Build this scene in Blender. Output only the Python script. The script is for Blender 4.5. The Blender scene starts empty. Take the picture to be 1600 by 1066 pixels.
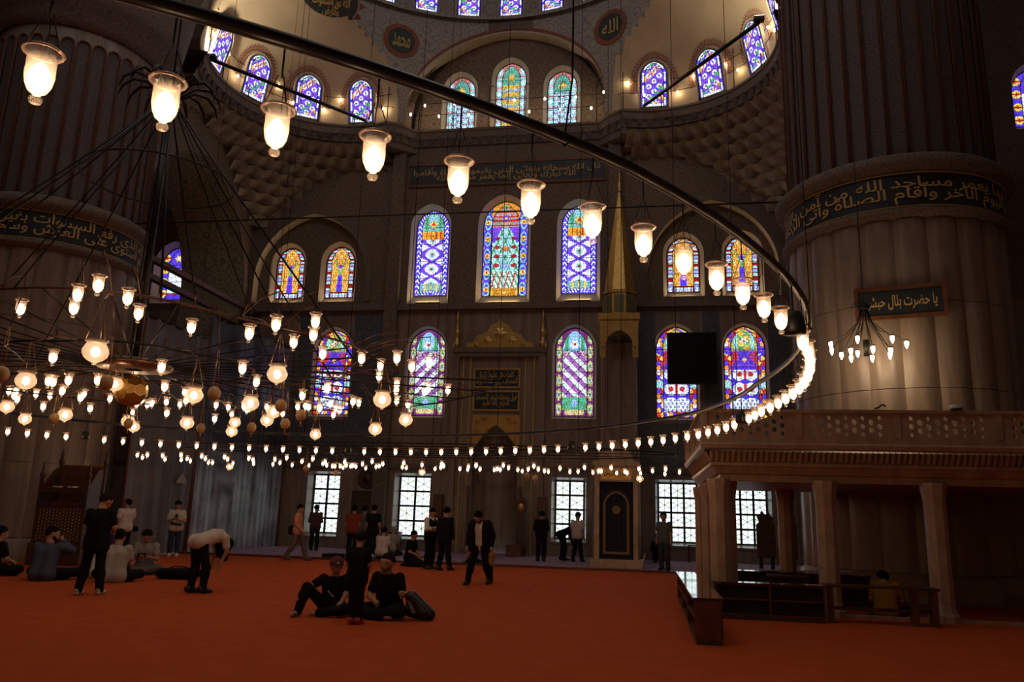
import bpy, bmesh, math, random
import numpy as np
from mathutils import Vector, Matrix
from mathutils.geometry import tessellate_polygon
random.seed(7); np.random.seed(7)
R_ = math.radians
scene = bpy.context.scene
COL = scene.collection

# ------------------------------------------------------------------ camera
CAM_H = 1.62
_y, _p, _r = R_(9.5), R_(12.5), R_(1.7)
_f = Vector((-math.sin(_y)*math.cos(_p), math.cos(_y)*math.cos(_p), math.sin(_p)))
_r0 = Vector((math.cos(_y), math.sin(_y), 0)); _u0 = _r0.cross(_f)
_up = _u0*math.cos(_r) - _r0*math.sin(_r); _rt = _r0*math.cos(_r) + _u0*math.sin(_r)
cam_d = bpy.data.cameras.new('camera'); cam = bpy.data.objects.new('camera', cam_d); COL.objects.link(cam)
cam_d.sensor_width = 36; cam_d.lens = 1225/1600*36; cam_d.clip_start = .05; cam_d.clip_end = 300
cam.matrix_world = Matrix(((_rt.x, _up.x, -_f.x, 0), (_rt.y, _up.y, -_f.y, 0), (_rt.z, _up.z, -_f.z, CAM_H), (0, 0, 0, 1)))
scene.camera = cam

# ------------------------------------------------------------------ world, exposure
LAMP_E = 24.0       # bulbs of the glass lamps
GLASS_E = 1.5      # daylight behind the stained glass
CLEAR_E = 2.0      # daylight in the clear lattice windows
DOME_E = 8.0        # daylight in the ring of windows of the great dome above the frame
w = bpy.data.worlds.new('sky'); scene.world = w; w.use_nodes = True
w.node_tree.nodes['Background'].inputs[0].default_value = (.55, .68, .9, 1)
w.node_tree.nodes['Background'].inputs[1].default_value = .6
vs = scene.view_settings; vs.view_transform = 'Standard'; vs.look = 'None'; vs.exposure = 0; vs.gamma = 1; vs.use_curve_mapping = False
scene.cycles.max_bounces = 5; scene.cycles.diffuse_bounces = 3; scene.cycles.glossy_bounces = 2
scene.cycles.transparent_max_bounces = 12; scene.cycles.transmission_bounces = 4
scene.cycles.caustics_reflective = False; scene.cycles.caustics_refractive = False
scene.cycles.sample_clamp_indirect = 3.0
scene.cycles.use_denoising = True

# ------------------------------------------------------------------ materials
MATS = {}
def mat(name, col, rough=.7, metal=0., noise=0., nscale=6., col2=None, bump=0., emit=None, es=0., coat=0.):
    if name in MATS: return MATS[name]
    m = bpy.data.materials.new(name); m.use_nodes = True; MATS[name] = m
    nt = m.node_tree; b = nt.nodes['Principled BSDF']
    b.inputs['Base Color'].default_value = (*col, 1); b.inputs['Roughness'].default_value = rough; b.inputs['Metallic'].default_value = metal
    if coat: b.inputs['Coat Weight'].default_value = coat
    if emit: b.inputs['Emission Color'].default_value = (*emit, 1); b.inputs['Emission Strength'].default_value = es
    if noise or bump:
        tc = nt.nodes.new('ShaderNodeTexCoord'); nz = nt.nodes.new('ShaderNodeTexNoise'); nz.inputs['Scale'].default_value = nscale; nz.inputs['Detail'].default_value = 5
        nt.links.new(tc.outputs['Object'], nz.inputs['Vector'])
        if noise:
            mx = nt.nodes.new('ShaderNodeMix'); mx.data_type = 'RGBA'; c2 = col2 or tuple(max(0, c*(1-noise)) for c in col)
            mx.inputs[6].default_value = (*c2, 1); mx.inputs[7].default_value = (*col, 1)
            rp = nt.nodes.new('ShaderNodeMapRange'); rp.inputs[1].default_value = .35; rp.inputs[2].default_value = .65
            nt.links.new(nz.outputs[0], rp.inputs[0]); nt.links.new(rp.outputs[0], mx.inputs[0]); nt.links.new(mx.outputs[2], b.inputs['Base Color'])
        if bump:
            bp = nt.nodes.new('ShaderNodeBump'); bp.inputs['Strength'].default_value = bump; nt.links.new(nz.outputs[0], bp.inputs['Height']); nt.links.new(bp.outputs[0], b.inputs['Normal'])
    return m
def ornament(name, base, motif, motif2, scale=1.6, rough=.75, thr=.3):
    """painted arabesque: near-regular medallions of concentric scrolls with small flowers between"""
    m = bpy.data.materials.new(name); m.use_nodes = True; MATS[name] = m; nt = m.node_tree; b = nt.nodes['Principled BSDF']; b.inputs['Roughness'].default_value = rough
    N = nt.nodes.new; L = nt.links.new
    tc = N('ShaderNodeTexCoord'); v = N('ShaderNodeTexVoronoi'); v.inputs['Scale'].default_value = scale; v.inputs['Randomness'].default_value = .22
    nz = N('ShaderNodeTexNoise'); nz.inputs['Scale'].default_value = scale*2.6; nz.inputs['Detail'].default_value = 2
    ad = N('ShaderNodeMix'); ad.data_type = 'VECTOR'; ad.inputs[0].default_value = .06; L(tc.outputs['Object'], nz.inputs['Vector']); L(tc.outputs['Object'], ad.inputs[4]); L(nz.outputs['Color'], ad.inputs[5]); L(ad.outputs[1], v.inputs['Vector'])
    v2 = N('ShaderNodeTexVoronoi'); v2.inputs['Scale'].default_value = scale*3.1; v2.inputs['Randomness'].default_value = .5; L(tc.outputs['Object'], v2.inputs['Vector'])
    f = N('ShaderNodeMath'); f.operation = 'PINGPONG'; f.inputs[1].default_value = .11; L(v.outputs['Distance'], f.inputs[0])
    c1 = N('ShaderNodeMapRange'); c1.inputs[1].default_value = .11*thr+.02; c1.inputs[2].default_value = .11*thr-.01; L(f.outputs[0], c1.inputs[0])
    c2 = N('ShaderNodeMapRange'); c2.inputs[1].default_value = .36; c2.inputs[2].default_value = .28; L(v2.outputs['Distance'], c2.inputs[0])
    m1 = N('ShaderNodeMix'); m1.data_type = 'RGBA'; m1.inputs[6].default_value = (*base, 1); m1.inputs[7].default_value = (*motif2, 1); L(c2.outputs[0], m1.inputs[0])
    m2 = N('ShaderNodeMix'); m2.data_type = 'RGBA'; m2.inputs[7].default_value = (*motif, 1); L(m1.outputs[2], m2.inputs[6]); L(c1.outputs[0], m2.inputs[0])
    L(m2.outputs[2], b.inputs['Base Color']); return m
def veined(name, base, vein, scale=1.2, rough=.35, stretch=(3, 3, .35)):
    m = bpy.data.materials.new(name); m.use_nodes = True; MATS[name] = m; nt = m.node_tree; b = nt.nodes['Principled BSDF']; b.inputs['Roughness'].default_value = rough
    N = nt.nodes.new; L = nt.links.new
    tc = N('ShaderNodeTexCoord'); mp = N('ShaderNodeMapping'); mp.inputs['Scale'].default_value = stretch; L(tc.outputs['Object'], mp.inputs[0])
    nz = N('ShaderNodeTexNoise'); nz.inputs['Scale'].default_value = scale; nz.inputs['Detail'].default_value = 7; nz.inputs['Distortion'].default_value = .8; L(mp.outputs[0], nz.inputs['Vector'])
    rp = N('ShaderNodeMapRange'); rp.inputs[1].default_value = .35; rp.inputs[2].default_value = .68; L(nz.outputs[0], rp.inputs[0])
    mx = N('ShaderNodeMix'); mx.data_type = 'RGBA'; mx.inputs[6].default_value = (*vein, 1); mx.inputs[7].default_value = (*base, 1); L(rp.outputs[0], mx.inputs[0]); L(mx.outputs[2], b.inputs['Base Color']); return m
def emitter(name, col, s):
    m = bpy.data.materials.new(name); m.use_nodes = True; MATS[name] = m; nt = m.node_tree; nt.nodes.clear()
    e = nt.nodes.new('ShaderNodeEmission'); o = nt.nodes.new('ShaderNodeOutputMaterial'); e.inputs[0].default_value = (*col, 1); e.inputs[1].default_value = s; nt.links.new(e.outputs[0], o.inputs[0]); return m
def glassmat(nm='lamp_glass', fr_=.13):
    m = bpy.data.materials.new(nm); m.use_nodes = True; MATS[nm] = m; nt = m.node_tree; nt.nodes.clear(); N = nt.nodes.new; L = nt.links.new
    tr = N('ShaderNodeBsdfTransparent'); tr.inputs[0].default_value = (1, .95, .9, 1); tl = N('ShaderNodeBsdfTranslucent'); tl.inputs[0].default_value = (1, .9, .8, 1); gl = N('ShaderNodeBsdfGlossy'); gl.inputs['Roughness'].default_value = .3; gl.inputs[0].default_value = (1, .93, .88, 1)
    a = N('ShaderNodeMixShader'); a.inputs[0].default_value = fr_; L(tr.outputs[0], a.inputs[1]); L(tl.outputs[0], a.inputs[2])
    lw = N('ShaderNodeLayerWeight'); lw.inputs[0].default_value = .18
    b = N('ShaderNodeMixShader'); L(lw.outputs['Facing'], b.inputs[0]); L(a.outputs[0], b.inputs[1]); L(gl.outputs[0], b.inputs[2])
    o = N('ShaderNodeOutputMaterial'); L(b.outputs[0], o.inputs[0]); return m
def stainedmat():
    m = bpy.data.materials.new('stained_glass'); m.use_nodes = True; MATS['stained_glass'] = m; nt = m.node_tree; nt.nodes.clear(); N = nt.nodes.new; L = nt.links.new
    at = N('ShaderNodeAttribute'); at.attribute_name = 'glass_colour'; e = N('ShaderNodeEmission'); e.inputs[1].default_value = GLASS_E; L(at.outputs['Color'], e.inputs[0]); o = N('ShaderNodeOutputMaterial'); L(e.outputs[0], o.inputs[0]); m.cycles.emission_sampling = 'NONE'; return m
def carpet(name, base, dark, scale=40):
    m = mat(name, base, .95, noise=.3, nscale=3, col2=dark); nt = m.node_tree; b = nt.nodes['Principled BSDF']
    nz = nt.nodes.new('ShaderNodeTexNoise'); nz.inputs['Scale'].default_value = scale*6; bp = nt.nodes.new('ShaderNodeBump'); bp.inputs['Strength'].default_value = .35
    nt.links.new(nz.outputs[0], bp.inputs['Height']); nt.links.new(bp.outputs[0], b.inputs['Normal']); b.inputs['Sheen Weight'].default_value = .0; b.inputs['Specular IOR Level'].default_value = .1; return m
M_CARPET = carpet('red_carpet', (.50, .090, .022), (.44, .077, .018))
M_RUG = ornament('blue_red_rug', (.30, .26, .42), (.34, .10, .12), (.34, .31, .46), .9, .95, .4)
M_MARBLE = veined('grey_marble', (.345, .25, .19), (.205, .15, .115))
M_LOGE = veined('warm_marble', (.52, .36, .25), (.36, .24, .16), 2.0, .4, (2, 2, 1))
M_PLASTER = mat('wall_plaster', (.40, .31, .23), .85, noise=.25, nscale=1.3)
M_CREAM = mat('cream_reveal', (.62, .52, .38), .8, noise=.12, nscale=4)
M_PAINT = ornament('painted_arabesque_brown', (.20, .14, .095), (.12, .10, .09), (.25, .155, .095), 2.3)
M_TILE = ornament('iznik_tile', (.13, .14, .15), (.07, .08, .11), (.20, .20, .19), 3.6, .35)
M_FLUTE = ornament('painted_flute_blue', (.14, .11, .10), (.08, .075, .09), (.19, .12, .075), 3.0)
M_FLUTERIB = mat('flute_rib_red', (.22, .10, .06), .7, noise=.2)
M_SOFFIT = ornament('painted_soffit_green', (.40, .36, .24), (.20, .22, .15), (.42, .22, .14), 1.6)
M_PEND = ornament('painted_pendentive', (.42, .38, .31), (.27, .27, .27), (.44, .33, .25), 1.5, .8, .3)
M_DOMEP = mat('dome_plaster_beige', (.62, .49, .32), .85, noise=.18, nscale=.8)
M_RED = mat('painted_red_ornament', (.32, .11, .06), .8, noise=.2)
M_BAND = mat('inscription_black', (.018, .022, .025), .5)
M_GOLD = mat('gilding', (.72, .45, .13), .38, metal=.75, noise=.25, nscale=9)
M_GOLDP = mat('gold_paint', (.62, .42, .12), .6)
M_DARKGREEN = mat('medallion_green', (.03, .055, .05), .5)
M_CORNICE = ornament('painted_cornice', (.21, .155, .115), (.12, .11, .11), (.25, .15, .10), 3.0)
M_MUQ = mat('muqarnas_plaster', (.46, .40, .31), .8, noise=.3, nscale=3)
M_IRON = mat('black_iron', (.02, .018, .016), .45, metal=.6)
M_IRONB = mat('painted_iron_tube', (.014, .012, .012), .35)
M_BRASS = mat('brass', (.55, .33, .14), .3, metal=.9)
M_WOOD = mat('dark_walnut', (.085, .035, .018), .45, noise=.4, nscale=8)
M_WOODR = mat('red_brown_wood', (.16, .055, .025), .35, noise=.4, nscale=6)
M_LACQ = mat('lacquered_wood', (.05, .02, .012), .12, noise=.3, nscale=5, coat=.6)
M_BLACK = mat('black_plastic', (.008, .008, .009), .5)
M_LEAD = mat('lead_came', (.012, .011, .012), .6)
M_LAMPGLASS = glassmat(); M_BOWLGLASS = glassmat('frosted_bowl_glass', .3); M_STAINED = stainedmat()
M_BULB = emitter('lit_bulb', (1, .66, .38), LAMP_E)
M_BULBS = emitter('lit_small_bulb', (1, .74, .45), 55.)
M_EGG = mat('ostrich_egg', (.62, .40, .20), .4, noise=.2, nscale=12)
M_DIRT = mat('window_frame_iron', (.02, .018, .017), .6)

# ------------------------------------------------------------------ mesh builder
class MB:
    def __init__(s): s.v = []; s.f = []; s.sm = []; s.mi = []
    def add(s, vs, fs, smooth=False, mi=0):
        o = len(s.v); s.v += [tuple(p) for p in vs]; s.f += [tuple(i+o for i in f) for f in fs]; s.sm += [smooth]*len(fs); s.mi += [mi]*len(fs); return s
    def box(s, x0, x1, y0, y1, z0, z1, mi=0):
        return s.add([(x0,y0,z0),(x1,y0,z0),(x1,y1,z0),(x0,y1,z0),(x0,y0,z1),(x1,y0,z1),(x1,y1,z1),(x0,y1,z1)],
                     [(0,3,2,1),(4,5,6,7),(0,1,5,4),(1,2,6,5),(2,3,7,6),(3,0,4,7)], False, mi)
    def tube(s, pts, r, n=6, closed=False, mi=0):
        pts = [Vector(p) for p in pts]; m = len(pts); vs = []; rr = r if hasattr(r, '__len__') else [r]*m; prev = None
        for i, p in enumerate(pts):
            a = pts[i-1] if (i or closed) else p; b = pts[(i+1) % m] if (i < m-1 or closed) else p
            t = (b-a).normalized() if (b-a).length > 1e-9 else Vector((0,0,1))
            u = t.cross(Vector((0,0,1)) if abs(t.z) < .95 else Vector((1,0,0))).normalized()
            if prev is not None and u.dot(prev) < 0: u = -u
            prev = u; v = t.cross(u)
            vs += [p + (u*math.cos(2*math.pi*k/n) + v*math.sin(2*math.pi*k/n))*rr[i] for k in range(n)]
        fs = [(i*n+k, i*n+(k+1) % n, ((i+1) % m)*n+(k+1) % n, ((i+1) % m)*n+k) for i in range(m if closed else m-1) for k in range(n)]
        s.add(vs, fs, True, mi)
        if not closed: s.add([], []); o = len(s.v)-len(vs); s.f += [tuple(o+k for k in range(n)), tuple(o+(m-1)*n+k for k in range(n))[::-1]]; s.sm += [False]*2; s.mi += [mi]*2
        return s
    def lathe(s, prof, n=16, c=(0,0,0), smooth=True, mi=0, a0=0., a1=2*math.pi):
        full = abs(a1-a0-2*math.pi) < 1e-6; k = n if full else n+1; vs = []
        for r, z in prof: vs += [(c[0]+r*math.cos(a0+(a1-a0)*i/n), c[1]+r*math.sin(a0+(a1-a0)*i/n), c[2]+z) for i in range(k)]
        fs = [(j*k+i, j*k+(i+1) % k, (j+1)*k+(i+1) % k, (j+1)*k+i) for j in range(len(prof)-1) for i in range(n)]
        return s.add(vs, fs, smooth, mi)
    def ball(s, c, r, n=10, m=6, sc=(1,1,1), mi=0):
        prof = [(r*math.sin(math.pi*j/m), -r*math.cos(math.pi*j/m)) for j in range(m+1)]; o = len(s.v); s.lathe(prof, n, (0,0,0), True, mi)
        for i in range(o, len(s.v)): p = s.v[i]; s.v[i] = (c[0]+p[0]*sc[0], c[1]+p[1]*sc[1], c[2]+p[2]*sc[2])
        return s
    def prism(s, poly, y0, y1, fr=None, mi=0):
        """poly in (x,z) extruded along y, or in a frame fr=(o,u,v,n): o+u*x+v*z+n*y"""
        n = len(poly)
        P = (lambda x, y, z: (x, y, z)) if fr is None else (lambda x, y, z: tuple(fr[0]+fr[1]*x+fr[2]*z+fr[3]*y))
        vs = [P(x, y0, z) for x, z in poly] + [P(x, y1, z) for x, z in poly]
        tri = tessellate_polygon([[Vector((x, z, 0)) for x, z in poly]])
        return s.add(vs, [(i, (i+1) % n, n+(i+1) % n, n+i) for i in range(n)] + [tuple(t) for t in tri] + [tuple(n+i for i in t[::-1]) for t in tri], False, mi)
    def plate(s, outer, holes, fr, mi=0, d=0.):
        loops = [outer]+holes; tri = tessellate_polygon([[Vector((x, z, 0)) for x, z in l] for l in loops]); pts = [p for l in loops for p in l]
        return s.add([tuple(fr[0]+fr[1]*x+fr[2]*z+fr[3]*d) for x, z in pts], [tuple(t) for t in tri], False, mi)
    def build(s, name, mats, parent=None, loc=None):
        me = bpy.data.meshes.new(name); me.from_pydata(s.v, [], s.f)
        for m in (mats if isinstance(mats, (list, tuple)) else [mats]): me.materials.append(m)
        me.polygons.foreach_set('use_smooth', s.sm); me.polygons.foreach_set('material_index', s.mi); me.update()
        bm = bmesh.new(); bm.from_mesh(me); bmesh.ops.recalc_face_normals(bm, faces=bm.faces); bm.to_mesh(me); bm.free()
        return place(name, me, parent, loc)
def place(name, me, parent=None, loc=None, rz=0., sc=None):
    o = bpy.data.objects.new(name, me); COL.objects.link(o); o.parent = parent
    if loc is not None: o.location = loc
    if rz: o.rotation_euler.z = rz
    if sc is not None: o.scale = (sc, sc, sc)
    return o
def empty(name, loc=(0,0,0), rz=0.):
    o = bpy.data.objects.new(name, None); COL.objects.link(o); o.location = loc; o.rotation_euler.z = rz; o.empty_display_size = .1; return o
def tag(o, label=None, cat=None, group=None, kind=None):
    if label: o['label'] = label
    if cat: o['category'] = cat
    if group: o['group'] = group
    if kind: o['kind'] = kind
    return o
def struct(o, label=None): return tag(o, label, None, None, 'structure')
def bx(name, m, parent, *b): return MB().box(*b).build(name, m, parent)
X0 = -6.05                      # axis of the hall
def mx(x): return 2*X0 - x      # mirror about the axis
D = 33.0                        # face of the qibla wall
E_X, E_Y, E_Z = Vector((1,0,0)), Vector((0,1,0)), Vector((0,0,1))
FQ = (Vector((0, D, 0)), E_X, E_Z, Vector((0, -1, 0)))     # frame of the qibla wall: x, z, towards the room

def arch(w, h, cx=0., z0=0., k=1.15, n=8):
    """outline of a pointed arch, counter-clockwise from lower left"""
    a = w/2; rho = k*a; rise = math.sqrt(2*rho*a-a*a); zs = h-rise; pts = [(cx-a, z0), (cx+a, z0)]
    te = math.atan2(rise, rho-a) if rho > a else math.pi/2
    te = math.acos((rho-a)/rho)
    for i in range(n+1): t = te*i/n; pts.append((cx+a-rho+rho*math.cos(t), z0+zs+rho*math.sin(t)))
    for i in range(n-1, -1, -1): t = te*i/n; pts.append((cx-a+rho-rho*math.cos(t), z0+zs+rho*math.sin(t)))
    return pts
def arch_half(z, w, h, k=1.15):
    a = w/2; rho = k*a; rise = np.sqrt(2*rho*a-a*a); zs = h-rise
    t = np.clip(z-zs, 0, None); return np.where(z <= zs, a, np.sqrt(np.clip(rho*rho-t*t, 0, None))-(rho-a))
# ------------------------------------------------------------------ writing (Arabic, shaped by hand into presentation forms)
FORMS = {'ا':(0xFE8D,0xFE8E,0,0),'أ':(0xFE83,0xFE84,0,0),'إ':(0xFE87,0xFE88,0,0),'آ':(0xFE81,0xFE82,0,0),'ة':(0xFE93,0xFE94,0,0),'د':(0xFEA9,0xFEAA,0,0),'ذ':(0xFEAB,0xFEAC,0,0),'ر':(0xFEAD,0xFEAE,0,0),'ز':(0xFEAF,0xFEB0,0,0),'و':(0xFEED,0xFEEE,0,0),'ى':(0xFEEF,0xFEF0,0,0),'ء':(0xFE80,0,0,0)}
for _c, _b in zip('بتثجحخسشصضطعغفقكلمنهي', (0xFE8F,0xFE95,0xFE99,0xFE9D,0xFEA1,0xFEA5,0xFEB1,0xFEB5,0xFEB9,0xFEBD,0xFEC1,0xFEC9,0xFECD,0xFED1,0xFED5,0xFED9,0xFEDD,0xFEE1,0xFEE5,0xFEE9,0xFEF1)): FORMS[_c] = (_b, _b+1, _b+2, _b+3)
def shape(s):
    out = []
    for i, ch in enumerate(s):
        if ch not in FORMS: out.append(ch); continue
        f = FORMS[ch]; p = s[i-1] if i else ' '; n = s[i+1] if i+1 < len(s) else ' '
        jp = p in FORMS and FORMS[p][2] and f[1]; jn = n in FORMS and f[2] and FORMS[n][1]
        out.append(chr(f[3] if jp and jn else f[1] if jp else f[2] if jn else f[0]))
    return ''.join(reversed(out))
def text2d(lines, w, h):
    """vertices (x,z centred on 0) and faces of the writing, stretched to w x h"""
    cu = bpy.data.curves.new('writing', 'FONT'); cu.body = '\n'.join(shape(l) for l in lines); cu.align_x = 'CENTER'; cu.space_line = .72; cu.resolution_u = 2; cu.offset = .012
    o = bpy.data.objects.new('writing', cu); COL.objects.link(o); dg = bpy.context.evaluated_depsgraph_get(); dg.update(); me = o.evaluated_get(dg).to_mesh()
    v = np.array([p.co[:2] for p in me.vertices]); f = [tuple(p.vertices) for p in me.polygons]
    o.evaluated_get(dg).to_mesh_clear(); bpy.data.objects.remove(o); bpy.data.curves.remove(cu)
    lo, hi = v.min(0), v.max(0); v = (v-(lo+hi)/2)/(hi-lo)*np.array([w, h]); return v, f
def writing(name, lines, w, h, fn, m, parent):
    v, f = text2d(lines, w, h); return MB().add([fn(x, z) for x, z in v], f).build(name, m, parent)
# ------------------------------------------------------------------ stained glass
W_, BL, CY, OR, YE, RD, GN, PU, DK, LB = map(np.array, ((.80,.88,1.), (.10,.05,.80), (.30,.68,.80), (.85,.36,.04), (.80,.55,.10), (.50,.03,.025), (.07,.35,.14), (.22,.06,.38), (.012,.01,.015), (.25,.38,.85)))
def put(c, m, col): c[m] = col
def flower(c, x, z, cx, cz, r, petal, core, n=6):
    d = np.hypot(x-cx, z-cz); a = np.arctan2(z-cz, x-cx); put(c, d < r*(.72+.28*np.cos(n*a)), petal); put(c, d < r*.33, core)
def rows(z, p): return np.abs((z/p) % 1-.5)*2
def pat_chevron(x, z, w, h):                # blue and white chevron border, purple ogees inside
    a = w/2; c = np.tile(W_, (len(x), 1)); e = arch_half(z, w, h)-np.abs(x); bd = .21*a+.06
    inner = (e > bd) & (z > bd)
    ch = ((z*4.2+np.abs(np.abs(x)-(a-bd/2))*7) % 1); put(c, ~inner, BL); put(c, ~inner & (ch < .38), W_); put(c, (e < .035) | (z < .035), BL)
    zi = z-bd; t = zi/(h-2*bd); xi = x/(a-bd)
    put(c, inner & (t < .1), CY*.7); put(c, inner & (t < .1) & (rows(xi+1, .5) > .7), YE)
    m = inner & (t >= .1) & (t < .68); put(c, m, W_); og = np.abs(np.abs(xi)-np.abs(np.sin(t*math.pi*5.2))*.85); put(c, m & (og < .24), BL*.8+PU*.4); put(c, m & (np.hypot(xi, ((t*5.2) % 1-.5)*1.3) < .26), CY); put(c, m & (np.hypot(xi, ((t*5.2) % 1-.5)*1.6) < .13), RD)
    m = inner & (t >= .68) & (t < .78); put(c, m, OR); put(c, m & (rows(xi+1, .42) > .75), RD)
    m = inner & (t >= .78); put(c, m, CY*.75); flower(c, x, z, 0, bd+.88*(h-2*bd), .3*a, YE, RD); put(c, m & (np.abs(np.abs(xi)-.62) < .13), GN)
    put(c, np.abs(e-bd) < .02, DK); return c
def pat_vase(x, z, w, h):                   # blue border of teal ovals with yellow flowers, pale cyan niche with a vase
    a = w/2; c = np.tile(BL, (len(x), 1)); e = arch_half(z, w, h)-np.abs(x); bd = .36*a; inner = (e > bd) & (z > bd*.95)
    zc = (z+.1) % .8-.4; ov = np.hypot((np.abs(x)-(a-bd/2))/(bd*.5), zc/.4); put(c, ~inner & (ov < .9), CY*.8); put(c, ~inner & (ov < .62), BL*.9); put(c, ~inner & (np.hypot(np.abs(x)-(a-bd/2), zc) < .13), YE); put(c, ~inner & (np.hypot(np.abs(x)-(a-bd/2), zc) < .05), RD); put(c, ~inner & (ov > 1.25), OR*.7)
    for px in (-.5, 0, .5): put(c, (z < bd) & (np.hypot(x-px*a*1.2, z-bd/2) < .12), YE)
    t = (z-bd)/(h-1.7*bd); xi = np.abs(x)/(a-bd)
    m = inner & (t < .2); put(c, m, W_*.9); put(c, m & (rows(x+2*t, .22) > .6), GN); put(c, m & (rows(x-t, .3) > .8), RD)
    m = inner & (t >= .2) & (t < .75); put(c, m, BL*.7+PU*.5); nz = np.where(t < .56, .96, .7*np.sqrt(np.clip((.75-t)/.19, 0, 1))+.05); n = m & (xi < nz); put(c, n, CY*.9+W_*.15)
    put(c, n & (np.abs(np.sin(t*30)+np.cos(x*18)) < .35), GN*.8); flower(c, x, z, 0, bd+.48*(h-1.7*bd), .2*a, RD*1.2, OR, 9); put(c, n & (np.hypot(xi-.62, (t*9) % 1-.5) < .22), RD*.8); put(c, n & (xi < .3) & (np.abs(t-.27) < .03), LB)
    m = inner & (t >= .75); put(c, m, OR*.8); put(c, m & (rows(x, .19) > .55), LB); put(c, m & (rows(z, .21) > .7), RD); flower(c, x, z, 0, bd+.86*(h-1.7*bd), .18*a, BL, YE)
    flower(c, x, z, 0, h-.28, .16*a, GN, RD); put(c, np.abs(e-bd) < .022, DK); return c
def pat_bouquet(x, z, w, h):                # orange ground with a blue vase, border of teal and red panels
    a = w/2; c = np.tile(RD*.35, (len(x), 1)); e = arch_half(z, w, h)-np.abs(x); bd = .33*a; inner = (e > bd+.03) & (z > bd+.06)
    seg = (z/.62) % 1; p = ~inner & (e > .045) & (e < bd-.02) & (seg > .1) & (seg < .9); put(c, p, CY*.8+W_*.2); put(c, p & (np.abs(seg-.5) < .14), LB); put(c, p & (rows(z, .17) > .75), RD*.6)
    b = (z < bd) & (z > .05); put(c, b, W_*.8); put(c, b & (rows(x, .16) > .7), LB*.6); put(c, (z < bd+.04) & (np.abs(np.abs(x)-.62*a) < .035), RD*.5)
    put(c, inner, OR*.9); put(c, inner & (np.abs(np.sin(z*9+np.abs(x)*14)) < .28), YE); put(c, inner & (np.abs(np.sin(z*5-np.abs(x)*11)) < .14), W_*.7)
    put(c, inner & (np.abs(x) < .13*a*(1+np.clip(1.1-z, 0, 1))) & (z < 1.15), BL); flower(c, x, z, 0, .62*h, .24*a, BL*.6+PU*.5, RD); flower(c, np.abs(x), z, .36*a, .74*h, .15*a, RD, OR); put(c, inner & (np.abs(np.abs(x)-(z-1.1)*.35) < .03) & (z > 1.1) & (z < 1.9), GN*1.3)
    put(c, np.abs(e-bd) < .022, DK); return c
def pat_diagonal(x, z, w, h, s=1):          # white and purple squares on the diagonal, yellow-green ovals on purple round them
    a = w/2; c = np.tile(PU*.45+RD*.15, (len(x), 1)); e = arch_half(z, w, h)-np.abs(x); bd = .34*a; inner = (e > bd) & (z > bd)
    zc = z % .62-.31; ov = np.hypot((np.abs(x)-(a-bd/2))/(bd*.42), zc/.26); put(c, ~inner & (ov < 1), YE*.55+GN*.5); put(c, ~inner & (ov < .6), W_*.6); put(c, ~inner & (ov < .3), GN*.8); put(c, (z < bd) & (np.abs(x) < .5*a) & (z > .06), YE*.6+W_*.2)
    t = (z-bd)/(h-1.9*bd); m = inner & (t < .17); put(c, m, GN*.8+CY*.12); put(c, m & (np.abs(np.abs(x)/a-.52)+np.abs(t-.085)*2 > .24) & (np.abs(x)/a > .45), OR); put(c, m & (np.hypot(x, (t-.085)*2.6) < .12), LB)
    m = inner & (t >= .17) & (t < .77); q1 = np.floor((x*s+z)/.27); q2 = np.floor((x*s-z)/.27); put(c, m, np.array((.78,.95,1.0))); put(c, m & (q1 % 2 == 0), np.array((.36,.12,.46))); g = np.minimum(np.abs(((x*s+z)/.27) % 1-.5), np.abs(((x*s-z)/.27) % 1-.5)); put(c, m & (np.maximum(np.abs(((x*s+z)/.27) % 1-.5), np.abs(((x*s-z)/.27) % 1-.5)) > .455), DK)
    tri = m & (t > .6) & (np.abs(x)/(a-bd)+(t-.6)*5 > 1.15); put(c, tri, W_*.6); put(c, tri & (((np.abs(x)*1.6+z)*7) % 1 < .5), RD*.6+PU*.4)
    m = inner & (t >= .77); put(c, m, LB*.5+CY*.5); flower(c, x, z, 0, bd+.86*(h-1.9*bd), .25*a, W_, RD); put(c, m & (np.abs(np.abs(x)/a-.42) < .08), GN)
    put(c, np.abs(e-bd) < .02, DK); return c
def pat_counter(x, z, w, h): return pat_diagonal(x, z, w, h, -1)
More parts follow.
